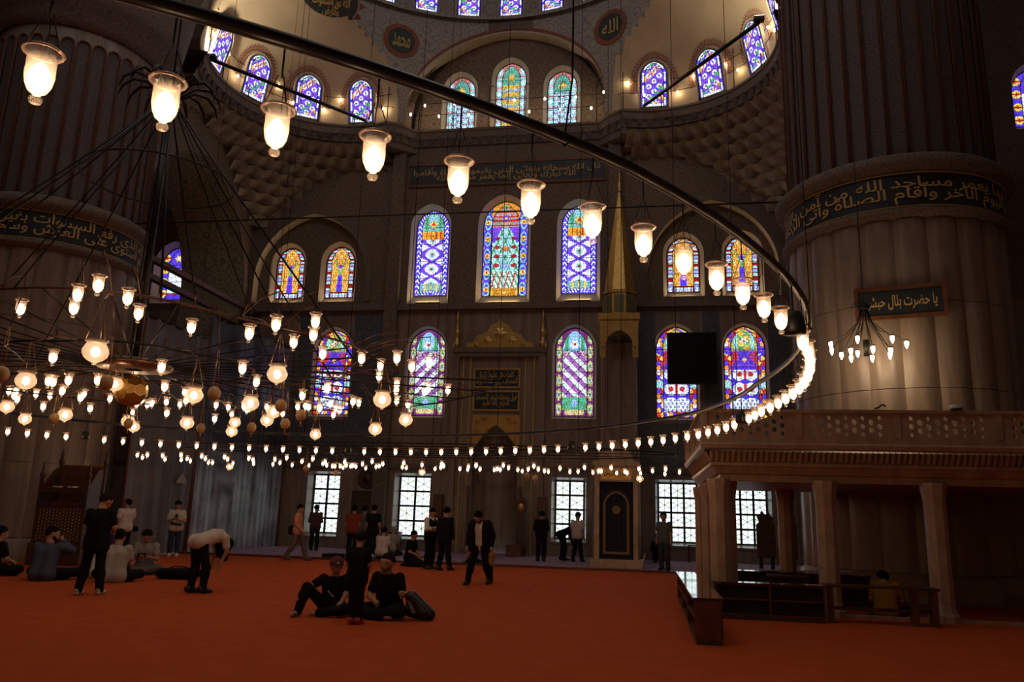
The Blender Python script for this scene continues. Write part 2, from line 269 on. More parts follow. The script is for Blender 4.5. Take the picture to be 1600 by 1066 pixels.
def pat_diamond(x, z, w, h):                # border of red, yellow, blue and white diamonds, deep blue field with red and white scrolls
    a = w/2; c = np.tile(DK, (len(x), 1)); e = arch_half(z, w, h)-np.abs(x); bd = .32*a; inner = (e > bd) & (z > bd)
    k = np.floor(z/.2)+np.floor((e/bd)*2)+(x > 0); cols = np.array([RD*1.1, YE, BL, W_*.85, OR, BL]); dm = np.abs((z/.2) % 1-.5)+np.abs((e/bd*1.6) % 1-.5); put(c, ~inner, cols[(k[~inner] % 6).astype(int)]); put(c, ~inner & (dm > .72), RD*.5)
    for f in (.36, .74): d = np.hypot(np.abs(x)-(a-bd/2), z-f*h); put(c, ~inner & (d < .17), BL if f > .5 else CY*.9); put(c, ~inner & (d < .06), PU if f > .5 else W_)
    t = (z-bd)/(h-1.8*bd); xi = x/(a-bd)
    put(c, inner, BL*.75); m = inner & (t < .15); put(c, m, LB*.5); l = np.minimum(np.minimum(np.abs(((x+z*.6)/.17) % 1-.5), np.abs(((x-z*.6)/.17) % 1-.5)), np.abs((z/.15) % 1-.5)); put(c, m & (l < .16), W_)
    m = inner & (t >= .15) & (t < .52); sc = np.abs(np.hypot(np.abs(xi)-.42, ((t*5.4) % 1-.5)*1.1)-.34); put(c, m & (sc < .14), W_*.9); put(c, m & (np.hypot(np.abs(xi)-.42, ((t*5.4) % 1-.5)) < .17), RD); put(c, m & (np.abs(xi) < .12) & (np.abs((t*5.4) % 1-.5) < .3), RD*1.2)
    m = inner & (t >= .52) & (t < .76); put(c, m & (np.abs(xi) > .66+.25*np.sin(t*25)), RD); put(c, m & (np.hypot(xi, (t-.64)*7) < .18), YE); put(c, m & (rows(x+.05, .2) > .86), PU); put(c, m & (rows(z, .2) > .86), PU)
    m = inner & (t >= .76); put(c, m, YE*.8); put(c, m & (np.abs(np.sin(x*13)+np.cos(z*15)) < .5), GN); flower(c, x, z, 0, bd+.88*(h-1.8*bd), .2*a, W_, RD); put(c, m & (np.abs(np.abs(xi)-.62) < .14), CY)
    put(c, np.abs(e-bd) < .02, DK); return c
def pat_hexagon(x, z, w, h):                # purple-blue field of white hexagons in a white border, of the domes
    a = w/2; c = np.tile(W_, (len(x), 1)); e = arch_half(z, w, h)-np.abs(x); bd = .25*a; inner = (e > bd) & (z > bd*.9)
    put(c, ~inner & (rows(z+.1, .55) > .72), BL); put(c, inner, PU*.7+BL*.5)
    for k in range(-1, 2):
        d = np.hypot(x-k*.36*a*1.2, (z+abs(k)*.22) % .44-.22); put(c, inner & (d < .15), BL); put(c, inner & (d < .115), W_); put(c, inner & (d < .05), PU)
    g = (np.floor(z/.22)+np.floor((x+5)/.2)) % 7; put(c, inner & (g == 3) & (rows(x, .2) > .3), OR); put(c, inner & (g == 5) & (rows(z, .2) > .4), GN*1.2); put(c, e < .03, BL); put(c, np.abs(e-bd) < .02, DK); return c
def pat_oval(x, z, w, h, mid=True):         # pale blue and golden ovals, of the tympanum
    a = w/2; c = np.tile(W_*.55, (len(x), 1)); e = arch_half(z, w, h)-np.abs(x); bd = .4*a; inner = (e > bd) & (z > bd*.7)
    zc = z % .58-.29; ov = np.hypot((np.abs(x)-(a-bd/2))/(bd*.45), zc/.25); put(c, ~inner & (ov < 1), CY); put(c, ~inner & (ov < .5), W_); put(c, ~inner & (ov > 1.15), RD*.8+W_*.15)
    if mid: put(c, inner, YE*.75); put(c, inner & (np.abs(np.sin(x*13)*np.cos(z*8)) < .22), LB); put(c, inner & (np.abs(np.sin(z*11+np.abs(x)*9)) < .2), GN*.8); put(c, inner & (rows(z, .4) > .8) & (rows(x, .25) > .4), OR)
    else: put(c, inner, W_*.75); hx = np.hypot((x+9) % .26-.13, (z+.17*np.floor((x+9)/.26)) % .34-.17); put(c, inner & (hx < .12), CY*.95); put(c, inner & (hx < .05), W_); put(c, inner & (hx > .155), PU*.6)
    m = inner & (z > h-1.45*a-.1); put(c, m, GN*.55+CY*.25); flower(c, x, z, 0, h-1.05*a, .3*a, OR, YE); put(c, np.abs(e-bd) < .02, DK); return c
def pat_ovalpale(x, z, w, h): return pat_oval(x, z, w, h, False)
def pat_lily(x, z, w, h):                   # blue border with yellow flowers, white field
    a = w/2; c = np.tile(BL*.8, (len(x), 1)); e = arch_half(z, w, h)-np.abs(x); bd = .42*a; inner = (e > bd) & (z > bd); zc = (z % .6)-.3; d = np.hypot(np.abs(x)-(a-bd/2), zc); put(c, ~inner & (d < .19), YE); put(c, ~inner & (d < .08), RD); put(c, ~inner & (rows(z, .6) < .12), RD*.8)
    put(c, inner, W_*.9); put(c, inner & (np.abs(x) < .12) & (np.abs((z % .9)-.45) < .2), YE); m = inner & (z > .58*h); put(c, m, BL); flower(c, x, z, 0, .8*h, .28*a, YE, W_); put(c, np.abs(e-bd) < .025, DK); return c

def glass(name, fr, w, h, pat, parent, cell=.036):
    nx, nz = max(8, round(w/cell)), round(h/cell); xs = np.linspace(-w/2, w/2, nx+1); zs = np.linspace(0, h, nz+1)
    I, J = np.meshgrid(np.arange(nx), np.arange(nz)); I, J = I.ravel(), J.ravel(); cx = (xs[I]+xs[I+1])/2; cz = (zs[J]+zs[J+1])/2
    k = np.abs(cx) < arch_half(cz, w, h); I, J, cx, cz = I[k], J[k], cx[k], cz[k]; col = pat(cx, cz, w, h)*(.85+.3*np.random.rand(len(cx), 1))
    sx, sz = (np.abs(cx)+.02*np.sin(cz*19))/.105, (cz+.025*np.sin(np.abs(cx)*23))/.125; hsh = np.sin(np.floor(sx)*12.99+np.floor(sz)*78.2)*43758.5; col *= (.68+.5*(hsh-np.floor(hsh)))[:, None]; ld_ = (np.abs(sx % 1-.5) > .41) | (np.abs(sz % 1-.5) > .42); col[ld_] *= .42
    V = [tuple(fr[0]+fr[1]*float(a)+fr[2]*float(b)) for b in zs for a in xs]; q = J*(nx+1)+I; f = np.stack([q, q+1, q+nx+2, q+nx+1], 1)
    me = bpy.data.meshes.new(name); me.from_pydata(V, [], f.tolist()); me.materials.append(M_STAINED)
    ca = me.color_attributes.new('glass_colour', 'FLOAT_COLOR', 'CORNER'); ca.data.foreach_set('color', np.repeat(np.c_[col, np.ones(len(col))], 4, 0).ravel().astype(np.float32)); me.update()
    return place(name, me, parent)
WN = [0]
def stained_window(fr, w, h, pat, label, m=.2, sill=.3, depth=.45, proud=0., cell=.036, lit=False):
    """fr origin = middle of the glass's foot, on the wall face; glass set back by depth inside a splayed plaster reveal"""
    WN[0] += 1; o, u, v, n = fr
    inn = arch(w+.04, h+.03, 0, -.02, n=7); out = arch(w+2*m, h+m+sill, 0, -sill, n=7); k = len(inn)
    P = lambda p, d: tuple(o+u*p[0]+v*p[1]+n*d)
    mb = MB().add([P(p, proud) for p in out]+[P(p, -depth) for p in inn], [(i, (i+1) % k, k+(i+1) % k, k+i) for i in range(k)])
    if proud: out2 = arch(w+2*m+.1, h+m+sill+.07, 0, -sill-.03, n=7); mb.add([P(p, 0) for p in out2]+[P(p, proud) for p in out], [(i, (i+1) % k, k+(i+1) % k, k+i) for i in range(k)])
    win = struct(mb.build('window_%d' % WN[0], M_CREAM), label)
    glass('stained_glass', (o-n*(depth-.015), u, v, n), w, h, pat, win, cell)
    MB().tube([P(p, -depth+.03) for p in inn], .022, 4, True).build('lead_frame', M_LEAD, win)
    tb = MB()
    for i in range(1, int(h/.8)): z = i*h/int(h/.8); hw = float(arch_half(np.array(z), w, h)); tb.tube([P((-hw, z), -depth+.04), P((hw, z), -depth+.04)], .012, 4)
    tb.build('saddle_bar', M_LEAD, win)
    if lit:     # light bar lying on the sill
        bar = MB().prism([(-w*.36, -sill+.01), (w*.36, -sill+.01), (w*.36, -sill+.085), (-w*.36, -sill+.085)], -depth*.16, -depth*.05, fr).build('sill_light', M_BLACK, win)
        MB().add([P((-w*.35, -sill+.03), -depth*.165), P((w*.35, -sill+.03), -depth*.165), P((w*.35, -sill+.08), -depth*.165), P((-w*.35, -sill+.08), -depth*.165)]+[P((-w*.35, -sill+.087), -depth*.16), P((w*.35, -sill+.087), -depth*.16), P((w*.35, -sill+.087), -depth*.08), P((-w*.35, -sill+.087), -depth*.08)], [(0, 1, 2, 3), (4, 5, 6, 7)]).build('light_strip', M_STRIP, bar)
    return win, out
M_STRIP = emitter('sill_light_strip', (1, .74, .36), 75.)
def fq(x, z): return (Vector((x, D, z)), E_X, E_Z, Vector((0,-1,0)))
HU, HL = [], []         # holes of the upper and lower wall
def qwin(x, z, w, h, pat, label, H, **k):
    wn, out = stained_window(fq(x, z), w, h, pat, label, **k); H.append([(x+p[0], z+p[1]) for p in out]); return wn
qwin(-9.45, 11.28, 1.52, 4.1, pat_chevron, 'tall blue and white stained glass window at the mihrab\'s left, upper row', HU, lit=True, sill=.5)
qwin(-6.03, 11.22, 2.02, 4.5, pat_vase, 'widest stained glass window with pale cyan niche above the mihrab', HU, lit=True, sill=.48)
qwin(-2.67, 11.28, 1.52, 4.1, pat_chevron, 'tall blue and white stained glass window beside the minbar spire', HU, lit=True, sill=.5)
HP = {0: [], 1: []}
for s in (0, 1):
    for j, x in enumerate((-16.5, -14.0)):
        xx = mx(x) if s else x
        lab = ('orange stained glass window under the %s blind arch, %s one' % ('minbar side' if s else 'tarpaulin side', ('inner' if j else 'outer')))
        wn, out = stained_window((Vector((xx, D+.5, 11.35)), E_X, E_Z, Vector((0,-1,0))), 1.36, 2.5, pat_bouquet, lab, depth=.3, lit=True, sill=.38); HP[s].append([(xx+p[0], 11.35+p[1]) for p in out])
qwin(-22.2, 11.3, 1.6, 2.6, pat_lily, 'blue and yellow stained glass window deep in the side bay', HU)
qwin(10.1, 11.3, 1.6, 2.6, pat_lily, 'stained glass window hidden behind the big pillar', HU)
qwin(16.6, 18.3, 1.6, 2.6, pat_lily, 'bright stained glass window at the very edge beyond the pillar', HU)
for x, p, lab in ((-13.72, pat_diamond, 'blue diamond-bordered window behind the hanging lamps'), (-9.35, pat_counter, 'purple and white diagonal window beside the mihrab, nearer the lamps'), (-2.79, pat_diagonal, 'purple and white diagonal window between mihrab and minbar'), (1.5, pat_diamond, 'diamond-bordered window half covered by the black screen'), (4.3, pat_diamond, 'blue and red diamond-bordered window right of the black screen')):
    qwin(x, 5.78, 1.62, 3.85, p, lab, HL, m=.13, sill=.13, depth=.25)
# clear lattice windows at floor level
M_PANE = None
def panemat():
    m = bpy.data.materials.new('daylit_pane'); m.use_nodes = True; nt = m.node_tree; nt.nodes.clear(); N = nt.nodes.new; L = nt.links.new
    tc = N('ShaderNodeTexCoord'); nz = N('ShaderNodeTexNoise'); nz.inputs['Scale'].default_value = 2.2; nz.inputs['Detail'].default_value = 6; L(tc.outputs['Object'], nz.inputs[0])
    rp = N('ShaderNodeValToRGB'); rp.color_ramp.elements[0].position = .38; rp.color_ramp.elements[0].color = (.62, .74, .62, 1); rp.color_ramp.elements[1].position = .56; rp.color_ramp.elements[1].color = (.82, .93, 1., 1); L(nz.outputs[0], rp.inputs[0])
    e = N('ShaderNodeEmission'); e.inputs[1].default_value = CLEAR_E; L(rp.outputs[0], e.inputs[0]); g = N('ShaderNodeBsdfGlossy'); g.inputs['Roughness'].default_value = .05; ms = N('ShaderNodeMixShader'); ms.inputs[0].default_value = .06; L(e.outputs[0], ms.inputs[1]); L(g.outputs[0], ms.inputs[2]); o = N('ShaderNodeOutputMaterial'); L(ms.outputs[0], o.inputs[0]); return m
M_PANE = panemat()
def lattice_window(x0, x1, z0, z1, lab, cols=2, rws=4, dep=.55):
    WN[0] += 1; y = D+dep; m = .12
    mb = MB(); a = [(x0-m, z0-m), (x1+m, z0-m), (x1+m, z1+m), (x0-m, z1+m)]; b = [(x0, z0), (x1, z0), (x1, z1), (x0, z1)]
    mb.add([(p[0], D, p[1]) for p in a]+[(p[0], y, p[1]) for p in b], [(i, (i+1) % 4, 4+(i+1) % 4, 4+i) for i in range(4)])
    win = struct(mb.build('window_%d' % WN[0], M_MARBLE), lab); HL.append(a)
    fb = MB(); t = .085
    for i in range(cols+1): x = x0+(x1-x0)*i/cols; fb.box(x-t/2, x+t/2, y-.08, y, z0, z1)
    for j in range(rws+1): z = z0+(z1-z0)*j/rws; fb.box(x0, x1, y-.07, y, z-t/2, z+t/2)
    fb.build('window_frame', M_DIRT, win)
    for i in range(cols):
        for j in range(rws):
            xa, xb = x0+(x1-x0)*i/cols, x0+(x1-x0)*(i+1)/cols; za, zb = z0+(z1-z0)*j/rws, z0+(z1-z0)*(j+1)/rws
            bx('pane', M_PANE, win, xa, xb, y-.01, y, za, zb)
            cx, cz, lt = (xa+xb)/2, (za+zb)/2, MB(); c = (cx, y-.04, cz)
            for k in range(6):
                an = math.pi/6+k*math.pi/3; e = (cx+math.cos(an)*9, cz+math.sin(an)*9); sc = min((xb-xa)/2/abs(math.cos(an)) if abs(math.cos(an)) > 1e-6 else 9, (zb-za)/2/abs(math.sin(an)) if abs(math.sin(an)) > 1e-6 else 9)
                lt.tube([c, (cx+math.cos(an)*sc, y-.04, cz+math.sin(an)*sc)], .011, 4)
            for sx in (-1, 1):
                for sz in (-1, 1): lt.tube([(cx+sx*(xb-xa)/2, y-.04, cz), (cx, y-.04, cz+sz*(zb-za)/2)], .006, 4)
            lt.build('lattice', M_DIRT, win)
    MB().box(x0-.2, x1+.2, D-.06, D+.2, z0-.2, z0-.121).build('window_sill', M_MARBLE, win)
    return win
lattice_window(-14.3, -13.05, .62, 3.12, 'bright lattice window beside the printed tarpaulin')
lattice_window(-10.35, -8.95, .62, 3.12, 'bright lattice window left of the mihrab')
lattice_window(-3.55, -2.35, .72, 3.08, 'bright lattice window between mihrab and minbar')
lattice_window(.70, 2.25, .72, 3.08, 'bright lattice window beside the marble loge', 3)
lattice_window(3.45, 5.0, .72, 3.08, 'bright lattice window seen through the marble loge', 3)

# ------------------------------------------------------------------ floor and shell
XL, XR, YB, ZT = -31., 19., -17., 33.
struct(MB().box(XL, XR, YB, 25.5, -.1, 0).build('floor', M_CARPET), 'wide red-orange carpet covering the hall floor')
struct(MB().box(XL, XR, 25.62, D+.6, -.1, .03).build('floor_mihrab', M_RUG), 'bluish patterned carpet strip along the window wall')
struct(MB().box(XL, XR, 25.5, 25.62, -.1, .075).build('trim_1', M_WOODR), 'low wooden edge strip between the two carpets')
struct(bx('wall_left', M_PLASTER, None, XL-.3, XL, YB, D+.8, 0, ZT)); struct(bx('wall_right', M_PLASTER, None, XR, XR+.3, YB, D+.8, 0, ZT))
struct(bx('wall_back', M_PLASTER, None, XL, XR, YB-.3, YB, 0, ZT)); struct(bx('ceiling', M_DOMEP, None, XL, XR, YB, D+.8, ZT, ZT+.3))
struct(bx('wall_outer', M_PLASTER, None, XL, XR, D+1.2, D+1.5, 0, ZT))
# the wall with the mihrab: marble to 10.6, painted plaster above
MIH = [(-7.08, .02), (-5.12, .02), (-5.12, 4.3), (-5.6, 4.9), (-6.1, 5.35), (-6.6, 4.9), (-7.08, 4.3)]
wq = struct(MB().plate([(XL, 0), (XR, 0), (XR, 10.6), (XL, 10.6)], HL+[MIH], FQ).build('wall_qibla', M_MARBLE), 'marble-clad wall with the mihrab and windows')
BA = []
for s in (0, 1):
    c = mx(-15.2) if s else -15.2; BA.append(arch(5.5, 4.35, c, 10.95, 1.2, 12))
TY = arch(9.3, 5.2, X0, 19.2, 1.02, 16)
wu = struct(MB().plate([(XL, 10.6), (XR, 10.6), (XR, 25.2), (XL, 25.2)], HU+BA+[TY], FQ).build('wall_qibla_upper', M_PAINT), 'painted upper wall with stained glass windows')
for s in (0, 1):   # blind arches holding the window pairs
    fr = (Vector((0, D+.5, 0)), E_X, E_Z, Vector((0,-1,0))); bmb = MB().plate(BA[s], HP[s], fr); n = len(BA[s])
    bmb.build('blind_arch_panel', M_PAINT, wu)
    MB().add([(x, D, z) for x, z in BA[s]]+[(x, D+.5, z) for x, z in BA[s]], [(i, (i+1) % n, n+(i+1) % n, n+i) for i in range(n)]).build('blind_arch_soffit', M_CREAM, wu)
    o2 = [(x, z) for x, z in arch(6.1, 4.65, (mx(-15.2) if s else -15.2), 10.95, 1.2, 12)]
    MB().add([(x, D-.05, z) for x, z in BA[s][1:]]+[(x, D-.05, z) for x, z in o2[1:]], [(i, i+1, n-1+i+1, n-1+i) for i in range(n-2)]).build('arch_moulding', M_CORNICE, wu)
# tympanum with three windows
TH = []
for x, h, p, lab in ((-8.52, 3.0, pat_ovalpale, 'pale stained glass window in the arch, tarpaulin side'), (-6.07, 3.6, pat_oval, 'tallest golden and blue window in the central arch'), (-3.58, 3.0, pat_ovalpale, 'pale stained glass window in the arch, minbar side')):
    wn, out = stained_window((Vector((x, D+.55, 19.45)), E_X, E_Z, Vector((0,-1,0))), 1.35 if h < 3.3 else 1.42, h, p, lab, depth=.3, sill=.2); TH.append([(x+q[0], 19.45+q[1]) for q in out])
fr = (Vector((0, D+.55, 0)), E_X, E_Z, Vector((0,-1,0)))
MB().plate(TY, TH, fr).build('tympanum', M_PAINT, wu)
# ------------------------------------------------------------------ apse: half cylinder over the bay, cut by the central arch and the two exedra arches
AC, AR = Vector((X0, 23.2, 0)), 9.86; ZC, ZD = 19.15, 25.0
EC = [(-12.7, 27.3), (mx(-12.7), 27.3)]; ER = 4.75
def cyl(th, z, r=AR): return (AC.x+r*math.sin(th), AC.y+r*math.cos(th), z)
def zarch(th):
    d = math.degrees(th); z = ZC
    if abs(d) < 27.5: q = math.sin(th)*AR/4.6; z = ZC+.55+4.55*math.sqrt(max(0, 1-q*q))*(1-.04*abs(q)) if abs(q) < 1 else ZC
    p = cyl(th, 0)
    for c in EC:
        q = (p[0]-c[0])**2+(p[1]-c[1])**2
        if q < ER*ER: z = max(z, ZC+1.12*math.sqrt(ER*ER-q))
    return min(z, ZD-.15)
ths = [R_(-96+192*i/240) for i in range(241)]
mb = MB(); vs = []
for t in ths: za = zarch(t); vs += [cyl(t, za+(ZD-za)*k/3) for k in range(4)]
mb.add(vs, [(i*4+k, i*4+4+k, i*4+5+k, i*4+1+k) for i in range(240) for k in range(3)], True)
apse = struct(mb.build('wall_apse', M_PEND), 'painted pendentives between the arches under the half dome')
def rim(pick, r0, r1, name, m, dz0=0., dz1=0.):
    tt = [t for t in ths if pick(t)]; n = len(tt)
    return MB().add([cyl(t, zarch(t)+dz0, r0) for t in tt]+[cyl(t, zarch(t)+dz1, r1) for t in tt], [(i, i+1, n+i+1, n+i) for i in range(n-1)], True).build(name, m, apse)
for pk in (lambda t: abs(math.degrees(t)) < 27.6, lambda t: -88 < math.degrees(t) < -31, lambda t: 31 < math.degrees(t) < 88):
    rim(pk, AR-.02, AR-.02, 'arch_band_red', M_RED, .12, .30); rim(pk, AR-.02, AR-.02, 'arch_band_pale', M_CREAM, 0, .10); rim(pk, AR, AR+.9, 'arch_soffit', M_DOMEP)
# drum of the half dome with its windows, and the dome shell above
MB().lathe([(AR-.25, 24.85), (AR-.3, 25.), (AR, 25.05), (AR, 28.2)], 96, (AC.x, AC.y, 0), True, 0, R_(-8), R_(188)).build('drum', M_PEND, apse)
MB().lathe([(AR*math.cos(R_(a)), 28.2+4.6*math.sin(R_(a))) for a in range(0, 91, 6)], 64, (AC.x, AC.y, 0), True, 0, R_(-8), R_(188)).build('half_dome', M_DOMEP, apse)
for i in range(-6, 7):
    t = R_(i*12.0+.0); p = Vector(cyl(t, 25.12, AR-.02)); n = Vector((-math.sin(t), -math.cos(t), 0)); u = Vector((math.cos(t), -math.sin(t), 0))
    stained_window((p, u, E_Z, n), 1.05, 2.5, pat_hexagon, 'purple and white drum window, %s' % ('middle of the half dome' if i == 0 else '%s %s of the middle' % (('first','second','third','fourth','fifth','sixth')[abs(i)-1], 'left' if i < 0 else 'right')), m=.09, sill=.05, depth=-.06, proud=.12)
# exedrae
for s, (cx, cy) in enumerate(EC):
    side = 'left' if s == 0 else 'right'; sg = -1 if s == 0 else 1
    nA, nB = 64, 20; vs = []
    for j in range(nB+1):
        el = math.pi/2*j/nB
        for i in range(nA+1):
            az = R_(-55+260*i/nA); vs.append((cx+sg*ER*math.cos(el)*math.cos(az), cy+ER*math.cos(el)*math.sin(az), ZC+1.12*ER*math.sin(el)))
    fs = []
    for j in range(nB):
        for i in range(nA):
            q = (j*(nA+1)+i, j*(nA+1)+i+1, (j+1)*(nA+1)+i+1, (j+1)*(nA+1)+i); r = max(math.hypot(vs[k][0]-AC.x, vs[k][1]-AC.y) for k in q)
            if r > AR-.02: fs.append(q)
    ex = struct(MB().add(vs, fs, True).build('wall_exedra_'+side, M_DOMEP), 'beige shallow dome with red lace painting, '+('over the tarpaulin side' if s == 0 else 'over the minbar side'))
    def sph(az, h, r=ER, cx=cx, cy=cy, sg=sg):      # az measured from the hall axis side, h height above cornice
        k = math.sqrt(max(.01, r*r-(h/1.12)**2)); return Vector((cx+sg*k*math.cos(az), cy+k*math.sin(az), ZC+h))
    names = ('first', 'second', 'third', 'fourth') 
    for j, azd in enumerate((89, 57, 25, -7)):
        az = R_(azd); p = sph(az, .18, ER-.10); n = Vector((-sg*math.cos(az), -math.sin(az), 0)); tilt = R_(13); v = (E_Z*math.cos(tilt)+n*math.sin(tilt)).normalized(); u = E_Z.cross(n).normalized()*-1; nn = u.cross(v).normalized(); nn = nn if nn.dot(n) > 0 else -nn
        wn, out = stained_window((p, u, v, nn), 1.08, 1.95, pat_hexagon, 'white and purple arched window in the %s shallow dome, %s from the central arch' % ('tarpaulin side' if s == 0 else 'minbar side', names[j]), m=.1, sill=.05, depth=-.04, proud=.1)
        lace = MB(); nL = 30                # red painted lace round the window
        for ring, (ra, rb, amp) in enumerate(((.80, .88, 0), (.95, 1.02, .05), (1.08, 1.15, .1))):
            pts = []
            for i in range(nL*2+1):
                th = math.pi*(-.12+1.24*i/(nL*2)); pts.append((th, 1+(amp if i % 2 else -amp)*.6))
            V = []
            for th, k in pts:
                for rr in (ra*k, rb*k):
                    xx, zz = rr*math.cos(th)*.93, 1.05+rr*math.sin(th)*1.12; q = p+u*xx; a2 = math.atan2(q.y-cy, sg*(q.x-cx)); V.append(sph(a2, .18+max(-.1, zz), ER-.025))
            lace.add(V, [(2*i, 2*i+2, 2*i+3, 2*i+1) for i in range(nL*2)])
        lace.build('painted_lace', M_RED, ex)
    # black medallion with gold writing high in the shallow dome
    az = R_(66 if s == 0 else 60); c0 = sph(az, 4.75, ER-.05); n = (Vector((cx, cy, ZC-1.)) - c0).normalized(); u = E_Z.cross(n).normalized(); v = n.cross(u).normalized(); u = -u if (u.dot(Vector((1,0,0))) < 0) else u
    fn = lambda x, z, c0=c0, u=u, v=v, n=n, d=.0: tuple(c0+u*x+v*z+n*(d-.085*(x*x+z*z)*0))
    disc = MB().add([fn(0, 0, d=.15)]+[fn(1.18*math.cos(2*math.pi*i/40), 1.18*math.sin(2*math.pi*i/40), d=.15) for i in range(40)], [(0, 1+i, 1+(i+1) % 40) for i in range(40)]).build('medallion', M_BAND, ex)
    writing('gold_writing', ['وهو العلى العظيم', 'الله نور السموات', 'والأرض'], 1.7, 1.7, lambda x, z, f=fn: f(x, z, d=.17), M_GOLDP, disc)
    V = [];
    for i in range(121):
        th = 2*math.pi*i/120; k = 1+.12*math.cos(th*14); V += [fn(1.24*math.cos(th), 1.24*math.sin(th), d=.14), fn(1.34*math.cos(th)*k, 1.34*math.sin(th)*k, d=.14)]
        
    MB().add(V, [(2*i, 2*i+2, 2*i+3, 2*i+1) for i in range(120)]).build('painted_lace', M_RED, ex)
# round medallions on the pendentives
for s, (word, thd, z) in enumerate((('محمد', -30.4, 23.3), ('الله', 29.4, 23.3))):
    th = R_(thd); p = lambda x, zz, d, th=th, z=z: cyl(th+x/AR, z+zz, AR-d)
    dsc = MB().add([p(0, 0, .05)]+[p(.62*math.cos(2*math.pi*i/36), .62*math.sin(2*math.pi*i/36), .05) for i in range(36)], [(0, 1+i, 1+(i+1) % 36) for i in range(36)]).build('medallion', M_DARKGREEN, apse)
    MB().add([p(r*math.cos(2*math.pi*i/36), r*math.sin(2*math.pi*i/36), .045) for r in (.64, .86) for i in range(36)], [(i, (i+1) % 36, 36+(i+1) % 36, 36+i) for i in range(36)]).build('medallion_ring', M_RED, apse)
    writing('gold_writing', [word], .85, .7, lambda x, zz, p=p: p(x, zz, .07), M_GOLDP, dsc)
# ------------------------------------------------------------------ cornice with palmettes along exedrae, piers and central bay
def half_path():
    pts = []
    for a in range(205, 71, -6): pts.append((-12.7+4.5*math.cos(R_(a)), 27.3+4.5*math.sin(R_(a))))
    return pts+[(-11.4, 31.62), (-10.75, 32.1), (-10.3, 32.65)]
hp = half_path(); path = hp+[(mx(x), y) for x, y in hp[::-1]]
def sweep(prof, path, z, outset=0.):
    """profile (d,z): d towards the room; normals from the path direction (room on the right-hand side of travel)"""
    vs = []; n = len(path)
    for i, (x, y) in enumerate(path):
        a = Vector(path[max(0, i-1)]); b = Vector(path[min(n-1, i+1)]); t = (b-a).normalized(); nn = Vector((t.y, -t.x)); vs += [(x+nn.x*d, y+nn.y*d, z+zz) for d, zz in prof]
    k = len(prof); return MB().add(vs, [(i*k+j, i*k+k+j, i*k+k+j+1, i*k+j+1) for i in range(n-1) for j in range(k-1)])
cor = struct(sweep([(-1.6, 0), (0, 0), (.0, -.1), (-.06, -.14), (-.1, -.42), (-.2, -.5), (-.22, -.75), (-.32, -.8), (-.36, -1.05), (-.9, -1.1)], path, ZC).build('trim_2', M_CORNICE), 'projecting painted cornice under the domes')
seglen = 0
for i in range(len(path)-1):                        # palmette blocks on the cornice face
    a, b = Vector(path[i]), Vector(path[i+1]); L = (b-a).length; t = (b-a).normalized(); nn = Vector((t.y, -t.x)); d = .2-seglen % .46
    while d < L:
        if d > 0:
            q = a+t*d; V = []
            for oz, hw, oo in ((-.72, .06, -.2), (-.6, .15, -.13), (-.45, .1, -.06), (-.40, .02, -.05)): V += [(q.x-t.x*hw+nn.x*oo, q.y-t.y*hw+nn.y*oo, ZC+oz), (q.x+t.x*hw+nn.x*oo, q.y+t.y*hw+nn.y*oo, ZC+oz), (q.x+t.x*hw*.6-nn.x*.25, q.y+t.y*hw*.6-nn.y*.25, ZC+oz), (q.x-t.x*hw*.6-nn.x*.25, q.y-t.y*hw*.6-nn.y*.25, ZC+oz)]
            MB().add(V, [(4*j+k, 4*j+(k+1) % 4, 4*j+4+(k+1) % 4, 4*j+4+k) for j in range(3) for k in range(4)]+[(12, 13, 14, 15)]).build('palmette', M_FLUTE, cor)
        d += .46
    seglen += L
# string courses and inscription of the flat wall
struct(bx('trim_3', M_CORNICE, None, -18.2, mx(-18.2), D-.28, D, 10.45, 10.72), 'painted string course below the upper windows')
struct(bx('trim_4', M_CORNICE, None, XL, XR, D-.12, D, 3.45, 3.62), 'narrow marble string course above the lattice windows')
for s in (0, 1):
    f = mx if s else (lambda x: x)
    a, b = sorted((f(-11.35), f(-10.75))); struct(bx('wall_pilaster_%d' % (s+1), M_PAINT, None, a, b, D-.32, D, 0, 18.2), 'flat painted pilaster beside the central bay')
    a, b = sorted((f(-16.2), f(-11.4)))
    tp = MB()
    for xa, xb in ((f(-12.75), f(-11.4)), (f(-18.15), f(-17.35)), (f(-15.4), f(-14.72))): xa, xb = sorted((xa, xb)); tp.box(xa, xb, D-.03, D, 3.7, 10.3)
    tp.build('tile_panel', M_TILE, wq)
    xa, xb = sorted((f(-14.75), f(-12.75))); bx('tile_panel', M_TILE, wq, xa, xb, D-.03, D, 3.7, 5.5)
ins = bx('inscription_panel', M_BAND, wu, -10.55, -1.55, D-.06, D, 16.5, 17.45)
writing('gold_writing', ['قال الله سبحانه وتعالى الذين يقيمون الصلاة وأقاموا', 'الله تبارك وتعالى إنما يعمر مساجد الله'], 8.7, .8, lambda x, z: (-6.05+x, D-.075, 16.97+z), M_GOLDP, ins)
fm = MB()
for a in ((-10.65, -1.45, 17.45, 17.55), (-10.65, -1.45, 16.4, 16.5)): fm.box(a[0], a[1], D-.09, D, a[2], a[3])
fm.build('inscription_frame', M_FLUTERIB, ins)
